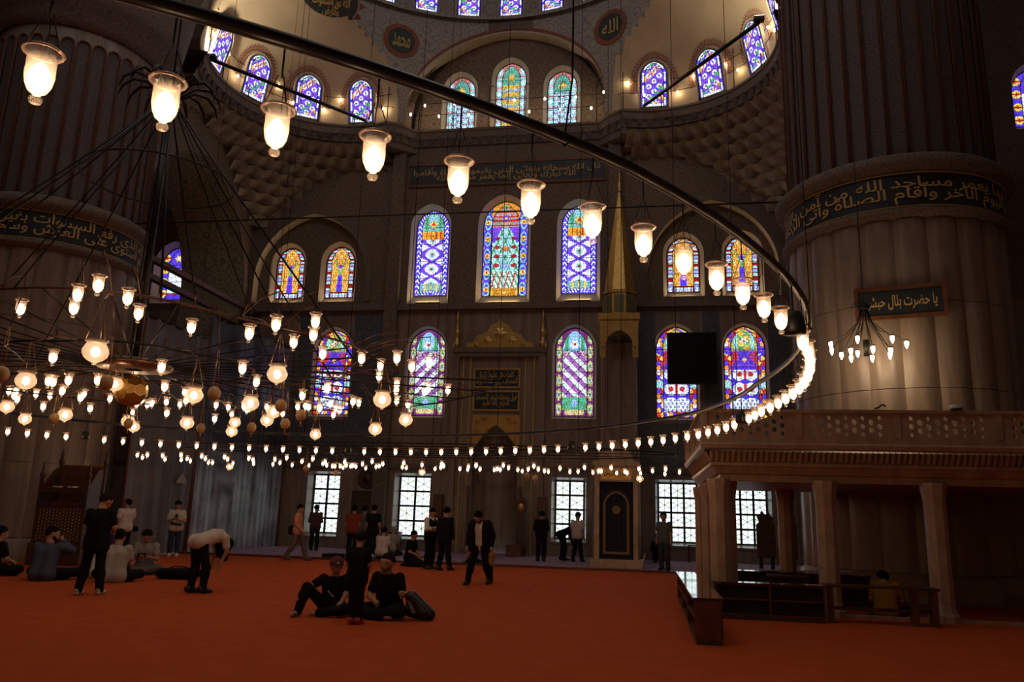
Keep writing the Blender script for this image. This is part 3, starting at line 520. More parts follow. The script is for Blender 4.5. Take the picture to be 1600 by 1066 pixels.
# ------------------------------------------------------------------ muqarnas under the exedrae, cell by cell
for s, (cx, cy) in enumerate(EC):
    sg = -1 if s == 0 else 1; ex = bpy.data.objects['wall_exedra_'+('left' if s == 0 else 'right')]
    wall = lambda a: min(5.5/max(1e-3, math.cos(a)) if math.cos(a) > 0 else 99, 5.7/max(1e-3, math.sin(a)) if math.sin(a) > 0 else 99)
    rowsN = 8
    for k in range(rowsN):
        z0, z1 = 14.7+k*.44, 14.7+(k+1)*.44; n = 17; a0, a1 = R_(-22), R_(100)
        def dist(a, kk): 
            wd = wall(a); t = (kk+.2)/rowsN; return max(4.62, min(wd, 4.62+max(0, 1-t)**.8*3.0))
        for i in range(n):
            b0 = a0+(a1-a0)*(i+(k % 2)*.5)/n; b1 = a0+(a1-a0)*(i+1+(k % 2)*.5)/n; bm_ = (b0+b1)/2
            if min(wall(bm_)-dist(bm_, k), 9) < .03 and k < rowsN-1: continue
            P = lambda a, z, d: (cx+sg*d*math.cos(a), cy+d*math.sin(a), z)
            d0, d1, dm = dist(b0, k), dist(b1, k), dist(bm_, k); e0, e1, em = dist(b0, k+1), dist(b1, k+1), dist(bm_, k+1)
            V = [P(b0, z0, d0), P(bm_, z0+.1, dm+.24), P(b1, z0, d1), P(b0, z1-.08, e0), P(bm_, z1, em+.02), P(b1, z1-.08, e1), P(b0, z0-.06, wall(b0)+.05), P(b1, z0-.06, wall(b1)+.05), P(bm_, z1, em-.12)]
            MB().add(V, [(0, 1, 4, 3), (1, 2, 5, 4), (0, 6, 7, 2, 1), (3, 4, 8), (4, 5, 8)]).build('muqarnas_cell', M_MUQ, ex)
# ------------------------------------------------------------------ side arches from the pillars to the wall
for s in (0, 1):
    f = mx if s else (lambda x: x); xa, xb = f(-18.2), f(-21.3)
    arcp = arch(8.2, 16.2, 28.4, 0, 1.2, 14); n = len(arcp)
    fr = (Vector((xa, 0, 0)), E_Y, E_Z, E_X*(1 if not s else -1)); sw = struct(MB().plate([(21.6, 0), (arcp[0][0], 0)]+arcp[-1:1:-1]+[(arcp[1][0], 0), (D, 0), (D, 19.), (21.6, 19.)], [], fr).build('wall_side_arch_'+('left' if not s else 'right'), M_PAINT), 'painted side wall with a wide pointed arch behind the pillar')
    MB().add([(xa, y, z) for y, z in arcp[1:]+arcp[:1]]+[(xb, y, z) for y, z in arcp[1:]+arcp[:1]], [(i, i+1, n+i+1, n+i) for i in range(n-1)]).build('arch_soffit', M_SOFFIT, sw)
    o2 = arch(9.0, 16.6, 28.4, 0, 1.2, 14)
    MB().add([(xa+(.04 if not s else -.04), y, z) for y, z in arcp[2:]]+[(xa+(.04 if not s else -.04), y, z) for y, z in o2[2:]], [(i, i+1, n-2+i+1, n-2+i) for i in range(n-3)]).build('arch_moulding', M_CORNICE, sw)
    bx('outer_wall_panel', M_PAINT, sw, *sorted((xb, f(-21.4))), 21.6, 23.9, 0, 19)
# ------------------------------------------------------------------ the two great pillars
PR = 2.6
def pillar(cx, cy, name, label, lines, a_face, ztop):
    root = struct(empty(name, (cx, cy, 0)), label)
    # core, base, mouldings
    MB().lathe([(PR-.06, 0), (PR-.06, 10.4), (PR-.16, 10.5), (PR-.16, 20)], 60).build('core', M_MARBLE, root)
    MB().lathe([(PR+.22, 0), (PR+.22, .25), (PR+.12, .34), (PR+.14, .5), (PR-.02, .62)], 60).build('base_moulding', M_MARBLE, root)
    nS = 22
    for j in range(4):
        z0, z1 = .62+j*2.06, .62+(j+1)*2.06-.015; mb = MB(); vs = []; k = 6
        for z in (z0, z1):
            for i in range(k+1):
                t = (-.5+(i+.02*(1 if i == 0 else -1 if i == k else 0))/k)*2*math.pi/nS; r = PR-.04+.075*math.sqrt(max(0, 1-(2*i/k-1)**2)); vs.append((r*math.cos(t), r*math.sin(t), z))
        vs += [((PR-.1)*math.cos(t_), (PR-.1)*math.sin(t_), z) for z in (z0, z1) for t_ in (-math.pi/nS, math.pi/nS)]
        n = k+1; mb.add(vs, [(i, i+1, n+i+1, n+i) for i in range(k)], True); mb.add([vs[i] for i in range(n)], [tuple(range(n))]); mb.add([vs[n+i] for i in range(n)], [tuple(range(n))])
        first = mb.build('marble_slab', M_MARBLE, root); first.rotation_euler.z = 0
        for q in range(1, nS): place('marble_slab', first.data, root, rz=2*math.pi*q/nS)
    MB().lathe([(PR-.05, 8.85), (PR+.2, 8.95), (PR+.22, 9.05), (PR+.1, 9.1)], 72).build('lower_moulding', M_CORNICE, root)
    MB().lathe([(PR+.1, 9.08), (PR+.1, 10.02)], 72).build('inscription_band', M_BAND, root)
    MB().lathe([(PR+.1, 10.0), (PR+.13, 10.06), (PR+.34, 10.12), (PR+.36, 10.32), (PR+.2, 10.45), (PR-.02, 10.55)], 72).build('upper_moulding', M_CORNICE, root)
    for zz in (9.12, 9.98): MB().tube([((PR+.11)*math.cos(2*math.pi*i/72), (PR+.11)*math.sin(2*math.pi*i/72), zz) for i in range(72)], .018, 4, True).build('gold_line', M_GOLDP, root)
    span = 2.55
    writing('gold_writing', lines, span*(PR+.12), .76, lambda x, z: ((PR+.12)*math.cos(a_face+x/(PR+.12)), (PR+.12)*math.sin(a_face+x/(PR+.12)), 9.55+z), M_GOLDP, root)
    # painted flutes with rounded heads
    nF = 36; da = 2*math.pi/nF; hw = da*.44; rF = PR-.02; prof = []
    for i in range(9): t = math.pi*i/8; prof.append((hw*math.cos(t), ztop-.3+hw*2.4*math.sin(t)*1.1))
    outl = [(-hw, 10.55), (hw, 10.55)]+prof; n = len(outl); C3 = lambda a, z, r: (r*math.cos(a), r*math.sin(a), z)
    fl = MB().add([C3(a, z, rF-.06+.03*math.cos(a/hw*1.5)) for a, z in outl], [tuple(range(n))]).build('painted_flute', M_FLUTE, root)
    rb = MB().tube([C3(a, z, rF) for a, z in outl[1:]+outl[:1]], .026, 5).build('flute_rib', M_FLUTERIB, root)
    for q in range(1, nF): place('painted_flute', fl.data, root, rz=da*q); place('flute_rib', rb.data, root, rz=da*q)
    MB().lathe([(PR-.1, ztop+.35), (PR+.12, ztop+.5), (PR+.15, ztop+.9), (PR+.45, ztop+1.1), (PR+.5, ztop+1.5), (PR+.9, 20)], 60).build('capital', M_CORNICE, root)
    return root
aR = math.atan2(-21.57, -6.76); aL = math.atan2(-21.57, 18.86)
pR = pillar(6.76, 21.57, 'pillar_right', 'huge round marble pillar with gold inscription band above the loge', ['إنما يعمر مساجد الله من آمن بالله', 'واليوم الآخر وأقام الصلاة وآتى الزكاة'], aR, 17.6)
pL = pillar(-18.86, 21.57, 'pillar_left', 'huge round marble pillar with gold inscription band behind the wooden chair', ['الله الذى رفع السموات بغير عمد ترونها', 'ثم استوى على العرش وسخر الشمس'], aL, 15.9)
# framed black plaque on the pillar
a = aR+.03; n = Vector((math.cos(a), math.sin(a), 0)); u = Vector((-n.y, n.x, 0)); o = Vector((6.76, 21.57, 6.76))+n*(PR+.12); fr = (o, u, E_Z, n)
pq = tag(MB().prism([(-.93, -.33), (.93, -.33), (.93, .33), (-.93, .33)], -.04, 0, fr).build('wall_plaque', M_BAND), 'black framed plaque with gold writing hung on the pillar', 'plaque')
fm = MB()
for q in ([(-.98, -.4), (.98, -.4), (.98, -.31), (-.98, -.31)], [(-.98, .31), (.98, .31), (.98, .4), (-.98, .4)], [(-.98, -.31), (-.89, -.31), (-.89, .31), (-.98, .31)], [(.89, -.31), (.98, -.31), (.98, .31), (.89, .31)]): fm.prism(q, -.05, .05, fr)
fm.build('frame', M_WOODR, pq)
writing('gold_writing', ['يا حضرت بلال حبشى'], 1.55, .36, lambda x, z: tuple(o+u*x+E_Z*z+n*.012), M_GOLDP, pq)
# tie beams with floodlights
for s, (A, B, lab) in enumerate((((-16.97, 26.0, 19.17), (-12.42, 31.6, 19.2), 'thin iron tie beam crossing the shallow dome, tarpaulin side'), ((4.29, 26.0, 19.13), (.23, 31.6, 19.2), 'thin iron tie beam crossing the shallow dome, minbar side'))):
    t = tag(empty('tie_beam', A), lab, 'beam'); A, B = Vector(A), Vector(B)
    MB().tube([(0, 0, 0), tuple(B-A)], .075, 6).build('beam', M_IRON, t); d = (B-A).normalized()
    fl = MB().box(-.18, .18, -.12, .12, .05, .2).build('floodlight', M_BLACK, t); bx('lamp_face', emitter('floodlight_face_%d' % s, (.85, .95, 1), 6.), fl, -.17, .17, -.11, .11, .2, .215)
    ld = bpy.data.lights.new('floodlight_beam', 'SPOT'); ld.energy = 900; ld.color = (1, .84, .6); ld.spot_size = R_(125); ld.spot_blend = .8; ld.shadow_soft_size = .15
    lo_ = bpy.data.objects.new('floodlight_beam', ld); COL.objects.link(lo_); lo_.parent = fl; lo_.location = (0, 0, .26); lo_.rotation_euler = Vector((-d.x*.2+(-.25 if s == 0 else .25), .35, 1)).to_track_quat('-Z', 'Y').to_euler()
# ------------------------------------------------------------------ rail with small bulbs on the cornice
rail = tag(empty('lamp_rail', (0, 0, ZC)), 'black iron rail with tiny bulbs along the painted cornice', 'lamp rail')
pts3 = [Vector((x, y, 0)) for x, y in path]; acc = [0]
for i in range(len(pts3)-1): acc.append(acc[-1]+(pts3[i+1]-pts3[i]).length)
def along(d):
    for i in range(len(acc)-1):
        if acc[i+1] >= d: f = (d-acc[i])/(acc[i+1]-acc[i]); return pts3[i].lerp(pts3[i+1], f)
    return pts3[-1]
for zz, nm in ((.75, 'rail_wire'), (1.35, 'rail_wire')): MB().tube([tuple(p+E_Z*zz) for p in pts3], .016, 4).build(nm, M_IRON, rail)
nP = 20; pm = MB().tube([(0, 0, 0), (0, 0, 1.9), (.06, 0, 2.05), (.16, 0, 2.1), (.22, 0, 2.0)], .022, 5).build('rail_post', M_IRON, rail); pm.location = along(.3)
for i in range(1, nP): place('rail_post', pm.data, rail, tuple(along(.3+(acc[-1]-.6)*i/(nP-1))))
bb = MB().ball((0, 0, -.09), .045, 8, 5, (1, 1, 1.5)).build('small_bulb', M_BULBS, rail); bb.location = along(.8)+E_Z*1.35
nB_ = 44
for i in range(1, nB_): place('small_bulb', bb.data, rail, tuple(along(.8+(acc[-1]-1.6)*i/(nB_-1))+E_Z*(1.35 if i % 2 == 0 else .75)))
# ------------------------------------------------------------------ muezzin's loge
LX0, LX1, LY0, LY1 = 1.12, 9.6, 15.1, 20.9
loge = tag(empty('marble_loge', (LX0, LY0, 0)), 'raised marble loge on short columns with pierced parapet', 'loge')
def lp(mb, name, m=M_LOGE, par=None): o = mb.build(name, m, par or loge); o.matrix_parent_inverse = Matrix(); o.location = (-LX0, -LY0, 0) if par is None else (0, 0, 0); return o
lp(MB().box(LX0+.25, LX1, LY0+.25, LY1-.1, 2.62, 2.75).box(LX0+.45, LX1, LY0+.45, LY1-.2, 2.38, 2.62), 'floor_slab')
# stepped cornice, front and left side, mitred
def ring(d, z): return [(LX1, LY0-d, z), (LX0-d, LY0-d, z), (LX0-d, LY1, z)]
prof = [(-.42, 2.36), (-.36, 2.36), (-.36, 2.48), (-.30, 2.50), (-.22, 2.62), (-.18, 2.64), (-.18, 2.70)]
prof2 = [(-.05, 2.93), (0, 2.95), (.02, 3.02), (-.02, 3.06), (-.02, 3.16), (-.3, 3.16)]
def sweep3(prof): 
    vs = []; [vs.extend(ring(d, z)) for d, z in prof]; return MB().add(vs, [(j*3+i, j*3+i+1, j*3+3+i+1, j*3+3+i) for j in range(len(prof)-1) for i in range(2)])
lp(sweep3(prof), 'cornice'); lp(sweep3(prof2), 'cornice'); lp(sweep3([(-.22, 2.68), (-.2, 2.95)]), 'cornice_band')
lf = MB()
leaf = MB().add([(-.04, 0, 0), (.04, 0, 0), (.045, -.09, .2), (-.045, -.09, .2), (0, -.05, .03), (0, -.14, .19), (.045, 0, .24), (-.045, 0, .24)], [(0, 4, 5, 3), (4, 1, 2, 5), (3, 5, 2, 6, 7)])
lo = leaf.build('carved_leaf', M_LOGE, loge); lo.location = (.2, .19, 2.70)
for i in range(1, 84): place('carved_leaf', lo.data, loge, (.2+i*.1, .19, 2.70))
for i in range(52): place('carved_leaf', lo.data, loge, (.19, .25+i*.1, 2.70), rz=-math.pi/2)
# pierced parapet: panels between small posts
def hexhole(cx, cz, r, half=0):
    return [(cx+r*.86*math.cos(math.pi/2+k*math.pi/3)*1.0, cz+r*math.sin(math.pi/2+k*math.pi/3)) for k in range(6)]
def parapet(fr, w):
    holes = []; nx = int((w-.2)/.145)
    for i in range(nx):
        x = .15+i*.145+(w-.2-nx*.145)/2
        for z in ((.15, .30) if i % 2 else (.075, .225, .375)): holes.append(hexhole(x, z, .058 if not (z in (.075, .375)) else .045))
    mb = MB(); mb.plate([(0, 0), (w, 0), (w, .46), (0, .46)], holes, fr, 0, .03); mb.plate([(0, 0), (w, 0), (w, .46), (0, .46)], holes, fr, 0, -.03)
    for h in holes: n = len(h); mb.add([tuple(fr[0]+fr[1]*x+fr[2]*z+fr[3]*d) for d in (.03, -.03) for x, z in h], [(i, (i+1) % n, n+(i+1) % n, n+i) for i in range(n)])
    return mb
PW = 1.7
for i in range(5):
    fr = (Vector((LX0+.12+i*PW, LY0+.06, 3.16)), E_X, E_Z, -E_Y); lp(parapet(fr, PW-.1), 'parapet_panel'); lp(MB().box(LX0+.02+i*PW, LX0+.12+i*PW, LY0, LY0+.12, 3.16, 3.66), 'parapet_post')
for i in range(3):
    fr = (Vector((LX0+.06, LY0+.12+i*1.9, 3.16)), E_Y, E_Z, -E_X); lp(parapet(fr, 1.8), 'parapet_panel'); lp(MB().box(LX0, LX0+.12, LY0+1.92+i*1.9, LY0+2.02+i*1.9, 3.16, 3.66), 'parapet_post')
lp(MB().box(LX0-.02, LX1, LY0-.02, LY0+.14, 3.62, 3.68).box(LX0-.02, LX0+.14, LY0+.14, LY1, 3.62, 3.68), 'parapet_rail')
colm = MB(); 
def octo(r, z): return [(r*math.cos(math.pi/8+k*math.pi/4), r*math.sin(math.pi/8+k*math.pi/4), z) for k in range(8)]
lv = [(.25, 0), (.25, .12), (.215, .16), (.20, .22), (.185, .3), (.185, 2.0), (.19, 2.1), (.205, 2.2), (.225, 2.34), (.225, 2.4)]
colm.add([p for r, z in lv for p in octo(r, z)], [(j*8+k, j*8+(k+1) % 8, j*8+8+(k+1) % 8, j*8+8+k) for j in range(len(lv)-1) for k in range(8)])
c0 = colm.build('column', M_LOGE, loge); c0.location = (1.45-LX0, .42, 0)
for x, y in ((3.36, 15.52), (5.24, 15.52), (7.12, 15.52), (9.0, 15.52), (1.45, 17.6), (1.45, 19.7), (3.36, 19.7), (1.62, 15.9)): place('column', c0.data, loge, (x-LX0, y-LY0, 0))
lp(MB().box(1.3, LX1, 15.45, 15.6, 0, .05), 'threshold')
lp(MB().box(1.6, LX1, 19.6, 19.75, 0, .55), 'low_wall')
# things lying on the parapet
hook = tag(MB().tube([(4.2, 15.0, 3.69), (4.27, 15.05, 3.72), (4.34, 15.05, 3.77), (4.38, 15.05, 3.76), (4.39, 15.05, 3.73)], .018, 6).build('camera_arm', M_BLACK), 'small black camera arm on the loge parapet', 'camera')
spk = tag(empty('dome_camera', (5.6, 15.1, 3.68)), 'small white dome camera on the loge parapet', 'camera'); MB().lathe([(.0, .10), (.09, .095), (.11, .06), (.11, .03)], 14).build('cover', mat('white_plastic', (.6, .52, .48), .5), spk); MB().lathe([(.10, .03), (.09, 0), (0, 0)], 14).build('lens_dome', M_BLACK, spk)
# ------------------------------------------------------------------ low bookcases and bench at the loge
def bookcase(x0, x1, y0, y1, h, face, label, shelves=2):
    t = tag(empty('low_bookcase', ((x0+x1)/2, (y0+y1)/2, 0)), label, 'bookcase', 'low bookcases round the loge'); a, b = (x1-x0)/2, (y1-y0)/2
    bx('top', M_LACQ, t, -a-.02, a+.02, -b, b, h-.04, h); bx('plinth', M_WOOD, t, -a+.02, a-.02, -b, b, 0, .07)
    if face == 'x':
        bx('back_panel', M_WOOD, t, a-.03, a, -b, b, .07, h-.04)
        for e in (-b, b-.03): bx('side_panel', M_WOODR, t, -a, a-.03, e, e+.03, .07, h-.04)
        for k in range(shelves): bx('shelf', M_WOODR, t, -a, a-.03, -b+.03, b-.03, .07+k*(h-.1)/shelves, .09+k*(h-.1)/shelves)
    else:
        bx('back_panel', M_WOOD, t, -a, a, b-.03, b, .07, h-.04)
        for e in (-a, -.015, a-.03): bx('side_panel', M_WOODR, t, e, e+.03, -b, b-.03, .07, h-.04)
        for k in range(shelves): bx('shelf', M_WOODR, t, -a+.03, a-.03, -b, b-.03, .07+k*(h-.1)/shelves, .09+k*(h-.1)/shelves)
    return t
bookcase(.70, 1.07, 11.35, 13.1, .60, 'x', 'nearest low dark bookcase standing at the carpet edge')
bookcase(.72, 1.05, 13.13, 15.0, .58, 'x', 'middle glossy-topped bookcase in the row beside the loge')
bookcase(.72, 1.05, 15.03, 17.1, .58, 'x', 'farthest glossy-topped bookcase in the row beside the loge')
bookcase(1.25, 3.05, 14.45, 14.8, .60, 'y', 'long dark bookcase in front of the loge columns')
bookcase(1.75, 4.6, 17.6, 17.95, .62, 'y', 'dark glossy bookcase under the loge')
bn = tag(empty('reading_bench', (4.0, 14.75, 0)), 'long narrow wooden reading bench between the loge columns', 'bench')
bx('bench_top', M_WOOD, bn, -.9, .9, -.17, .17, .58, .62)
for x in (-.85, .80): bx('leg', M_WOODR, bn, x, x+.06, -.15, .15, 0, .58)
bx('leg', M_WOODR, bn, .48, .56, -.12, .12, 0, .58); bx('stretcher', M_WOOD, bn, -.85, .85, -.02, .02, .2, .26)
tag(MB().box(2.35, 3.1, 15.9, 16.15, .62, .66).box(2.4, 2.46, 15.95, 16.1, 0, .62).box(3.0, 3.06, 15.95, 16.1, 0, .62).build('low_lectern', M_WOOD), 'dark low wooden lectern table behind the front columns', 'table')
for i, (x, y) in enumerate(((4.05, 27.6), (4.75, 27.7), (5.9, 27.8))):
    st = tag(empty('carved_stand', (x, y, .03)), ('tall dark carved wooden stand under the loge, ' + ('nearest the lattice window', 'in the middle', 'nearest the pillar')[i]), 'stand')
    mb = MB(); 
    for sx in (-.18, .18): mb.box(sx-.06, sx+.06, -.05, .05, 0, .5)
    mb.build('foot', M_BLACK, st); MB().prism([(-.3, .45), (.3, .45), (.3, 1.5), (.22, 1.62), (.28, 1.75), (.16, 1.8), (.1, 1.95), (0, 1.82), (-.1, 1.98), (-.18, 1.8), (-.28, 1.78), (-.2, 1.6), (-.3, 1.5)], -.04, .04).build('carved_board', M_WOOD, st)
# ------------------------------------------------------------------ small chandelier over the loge
ch = tag(empty('wrought_iron_chandelier', (4.95, 18.0, 5.3)), 'small wrought iron chandelier with bulbs in front of the pillar', 'chandelier')
MB().tube([(0, 0, 1.15), (.02, 0, 7.)], .012, 5).build('suspension_cable', M_IRON, ch)
cr = MB().lathe([(.02, 1.2), (.12, 1.12), (.13, 1.05), (.05, 1.0)], 12)
for k in range(8): a = k*math.pi/4; cr.tube([(.1*math.cos(a), .1*math.sin(a), 1.08), (.2*math.cos(a), .2*math.sin(a), 1.18), (.24*math.cos(a), .24*math.sin(a), 1.13)], .012, 4)
cr.build('crown', M_IRON, ch); MB().lathe([(.0, .35), (.07, .33), (.07, -.02), (0, -.04)], 10).build('hub', M_IRON, ch)
lampm = MB().lathe([(.0, .02), (.035, .015), (.042, -.02), (.035, -.07), (.012, -.13), (0, -.14)], 10).build('bulb', M_BULBS, ch); lampm.location = (.8, 0, .22)
for k in range(14):
    a = k*2*math.pi/14+.2; r = .8 if k % 2 else .52; z = .24 if k % 2 else .06
    MB().tube([(.08*math.cos(a), .08*math.sin(a), 1.02), (.14*math.cos(a), .14*math.sin(a), .75), (r*.6*math.cos(a), r*.6*math.sin(a), .42), (r*.8*math.cos(a), r*.8*math.sin(a), z+.14), (r*.9*math.cos(a), r*.9*math.sin(a), z+.06), (r*math.cos(a), r*math.sin(a), z+.05)], .011, 4).build('arm', M_IRON, ch)
    MB().lathe([(.05, .05), (.045, .03), (.03, .02)], 8).build('bulb_cap', M_IRON, ch).location = (r*math.cos(a), r*math.sin(a), z)
    if k: place('bulb', lampm.data, ch, (r*math.cos(a), r*math.sin(a), z))
    else: lampm.location = (r*math.cos(a), r*math.sin(a), z)
# ------------------------------------------------------------------ mihrab
mh = tag(empty('mihrab', (-6.06, D, .03)), 'marble mihrab niche with gilded pediment and two inscription panels', 'mihrab')
def q(mb, name, m): o = mb.build(name, m, mh); o.location = (6.06, -D, -.03); return o
nic = MB(); n = 9
for j, (z0, z1) in enumerate(((0.02, 4.3), (4.3, 4.62), (4.62, 4.9), (4.9, 5.12), (5.12, 5.3))):
    hw = .98-.21*j; vs = [(-6.1+hw*math.cos(math.pi*i/n), D+hw*math.sin(math.pi*i/n)*.9, z) for z in (z0, z1) for i in range(n+1)]
    nic.add(vs, [(i, i+1, n+2+i, n+1+i) for i in range(n)])
    if j: hp_ = hw+.21; nic.add([(-6.1+r*math.cos(math.pi*i/n), D+r*math.sin(math.pi*i/n)*.9, z0) for r in (hw, hp_) for i in range(n+1)], [(i, i+1, n+2+i, n+1+i) for i in range(n)])
nic.add([(-6.1+.16*math.cos(math.pi*i/n), D+.16*math.sin(math.pi*i/n), 5.3) for i in range(n+1)], [tuple(range(n+1))]); q(nic, 'niche', M_MARBLE)
GP = [(-7.13, 4.28), (-7.08, 4.3), (-6.86, 4.62), (-6.65, 4.9), (-6.45, 5.12), (-6.1, 5.36), (-5.75, 5.12), (-5.55, 4.9), (-5.34, 4.62), (-5.12, 4.3), (-5.07, 4.28), (-5.07, 5.78), (-7.13, 5.78)]
q(MB().prism(GP, D-.05, D), 'gilded_spandrel', M_GOLD)
for k, (x, z) in enumerate(((-6.9, 5.5), (-6.6, 5.62), (-5.3, 5.5), (-5.6, 5.62), (-6.95, 5.05), (-5.25, 5.05))): q(MB().lathe([(0, .05), (.09, .04), (.13, 0)], 10), 'gilded_rosette', M_GOLD).location = (x+6.06, -.06, z-.03)
for z0, z1, tx in ((7.02, 7.74, ['كلما دخل عليها زكريا', 'المحراب وجد عندها رزقا']), (6.02, 6.76, ['فول وجهك شطر المسجد', 'الحرام والله عليم'])):
    p = q(MB().box(-7.08, -5.18, D-.05, D, z0, z1), 'inscription_panel', M_BAND); v, f = text2d(tx, 1.8, z1-z0-.1); w_ = MB().add([(-6.13+x, D-.06, (z0+z1)/2+z) for x, z in v], f).build('gold_writing', M_GOLDP, p)
    fm = MB()
    for a in ((-7.16, -5.1, z0-.08, z0), (-7.16, -5.1, z1, z1+.08), (-7.16, -7.08, z0, z1), (-5.18, -5.1, z0, z1)): fm.box(a[0], a[1], D-.08, D, a[2], a[3])
    fm.build('panel_frame', M_GOLD, p)
q(MB().prism([(-7.55, 8.72), (-4.55, 8.72), (-4.6, 8.95), (-4.9, 9.0), (-5.1, 9.3), (-5.45, 9.42), (-5.7, 9.75), (-5.95, 9.85), (-6.06, 10.08), (-6.17, 9.85), (-6.42, 9.75), (-6.67, 9.42), (-7.02, 9.3), (-7.22, 9.0), (-7.52, 8.95)], D-.1, D), 'gilded_pediment', M_GOLD)
for k, (x, z, r) in enumerate(((-6.06, 9.35, .26), (-6.6, 9.05, .18), (-5.5, 9.05, .18), (-7.1, 8.87, .12), (-5.0, 8.87, .12))): q(MB().add([(0, -.05, 0)]+[(r*(1+.18*math.cos(6*t_))*math.cos(t_), 0, r*(1+.18*math.cos(6*t_))*math.sin(t_)) for t_ in [2*math.pi*i/24 for i in range(24)]], [(0, 1+i, 1+(i+1) % 24) for i in range(24)]), 'gilded_rosette', M_GOLD).location = (x+6.06, -.11, z-.03)
q(MB().box(-8.05, -4.05, D-.22, D, 8.3, 8.5).box(-8.1, -4.0, D-.28, D, 8.5, 8.7), 'entablature', M_CORNICE)
for x in (-7.95, -4.15):
    q(MB().box(x-.14, x+.14, D-.2, D, .0, 8.3), 'frame_pilaster', M_MARBLE)
    q(MB().lathe([(.1, 8.7), (.16, 8.75), (.17, 8.95), (.09, 9.02), (.11, 9.25), (.16, 9.4), (.1, 9.55), (.06, 9.6), (.1, 9.75), (.05, 9.95), (.08, 10.1), (.03, 10.3), (0, 10.42)], 12), 'gilded_finial', M_GOLD).location = (x+6.06, -.14, -.03)
for x in (-7.62, -7.3, -4.88, -4.5): q(MB().box(x-.025, x+.025, D-.06, D, 0, 8.3), 'gilded_fillet', M_GOLDP)
for x in (-7.2, -4.98): q(MB().lathe([(.1, 0), (.12, .1), (.075, .2), (.07, 1.0), (.1, 1.1), (.07, 1.2), (.065, 2.5), (.1, 2.6), (.09, 2.75)], 10), 'niche_colonnette', M_CORNICE).location = (x+6.06, -.14, 0)
# ------------------------------------------------------------------ minbar
mn = tag(empty('minbar', (-.82, 27.0, .03)), 'marble minbar with curtained portal and gilded pointed spire', 'minbar')
def mq(mb, name, m): return mb.build(name, m, mn)
mq(MB().box(-.85, .85, -.25, .6, 0, .26), 'plinth', M_LOGE)
for x in (-.72, .56): mq(MB().box(x, x+.16, -.12, .16, .26, 3.3), 'portal_jamb', M_LOGE)
mq(MB().box(-.72, .72, -.14, .16, 2.78, 3.3).box(-.8, .8, -.2, .18, 3.3, 3.45), 'portal_lintel', M_LOGE)
ip = mq(MB().box(-.5, .5, -.17, -.14, 2.84, 3.2), 'inscription_panel', M_GOLD); v, f = text2d(['بسم الله الرحمن'], .8, .22); MB().add([(x, -.18, 3.02+z) for x, z in v], f).build('writing', M_BAND, ip)
mq(MB().prism([(-.6, 3.45), (.6, 3.45), (.5, 3.75), (.3, 3.85), (0, 4.15), (-.3, 3.85), (-.5, 3.75)], -.08, .05), 'portal_crest', M_LOGE)
cv = MB(); vs = []
for j in range(2):
    for i in range(25): x = -.56+1.12*i/24; vs.append((x, -.02+.03*math.sin(i*1.6), .28+j*2.5))
cv.add(vs, [(i, i+1, 26+i, 25+i) for i in range(24)], True); curt = mq(cv, 'curtain', mat('dark_velvet', (.012, .012, .02), .9))
emb = MB(); aa = arch(.86, 2.05, 0, .42, 1.15, 10); bb_ = arch(.7, 1.9, 0, .5, 1.15, 10); nn_ = len(aa)
emb.add([(x, -.075, z) for x, z in aa]+[(x, -.075, z) for x, z in bb_], [(i, (i+1) % nn_, nn_+(i+1) % nn_, nn_+i) for i in range(nn_)])
emb.add([(.14*math.cos(2*math.pi*i/16)*(1+.2*math.cos(i*math.pi)), -.075, 1.85+.14*math.sin(2*math.pi*i/16)) for i in range(16)], [tuple(range(16))]); emb.build('embroidery', mat('embroidery_gold', (.22, .13, .06), .7), curt)
for sx in (-1, 1):
    x = sx*.74; mq(MB().prism([(0.2, .03), (6.0, .03), (6.0, 4.6), (5.0, 4.6), (.2, 1.0)], x-.05, x+.05, (Vector((0,0,0)), E_Y, E_Z, E_X)), 'stair_wall', M_MARBLE)
for k in range(12): mq(MB().box(-.69, .69, .3+k*.32, .62+k*.32, 0.1, .3+k*.3), 'step', M_MARBLE)
# pavilion at the top of the stair
for x in (-.62, .62):
    for y in (3.6, 4.9): mq(MB().lathe([(.12, 3.7), (.08, 3.9), (.075, 7.9), (.13, 8.2)], 8), 'canopy_column', M_MARBLE).location = (x, y, 0)
mq(MB().box(-.70, .70, 4.7, 4.78, 3.6, 8.6), 'canopy_back', M_MARBLE)
fa = arch(1.06, 1.1, 0, 7.75, 1.15, 8)
mq(MB().plate([(-.75, 7.75), (-.531, 7.75)]+fa[-1:1:-1]+[(.531, 7.75), (.75, 7.75), (.75, 9.3), (-.75, 9.3)], [], (Vector((0, 3.5, 0)), E_X, E_Z, -E_Y)), 'gilded_arch', M_GOLD)
mq(MB().box(-.75, .75, 3.52, 5.0, 9.0, 9.3), 'canopy_ceiling', M_GOLD); mq(MB().box(-.82, .82, 3.42, 5.08, 9.3, 9.55), 'canopy_cornice', M_GOLD)
def octf(r, z): return [(r*math.cos(math.pi/8+k*math.pi/4), 4.25+r*math.sin(math.pi/8+k*math.pi/4), z) for k in range(8)]
mq(MB().add(octf(.72, 9.55)+octf(.70, 10.45), [(k, (k+1) % 8, 8+(k+1) % 8, 8+k) for k in range(8)]), 'spire_drum', M_GOLD)
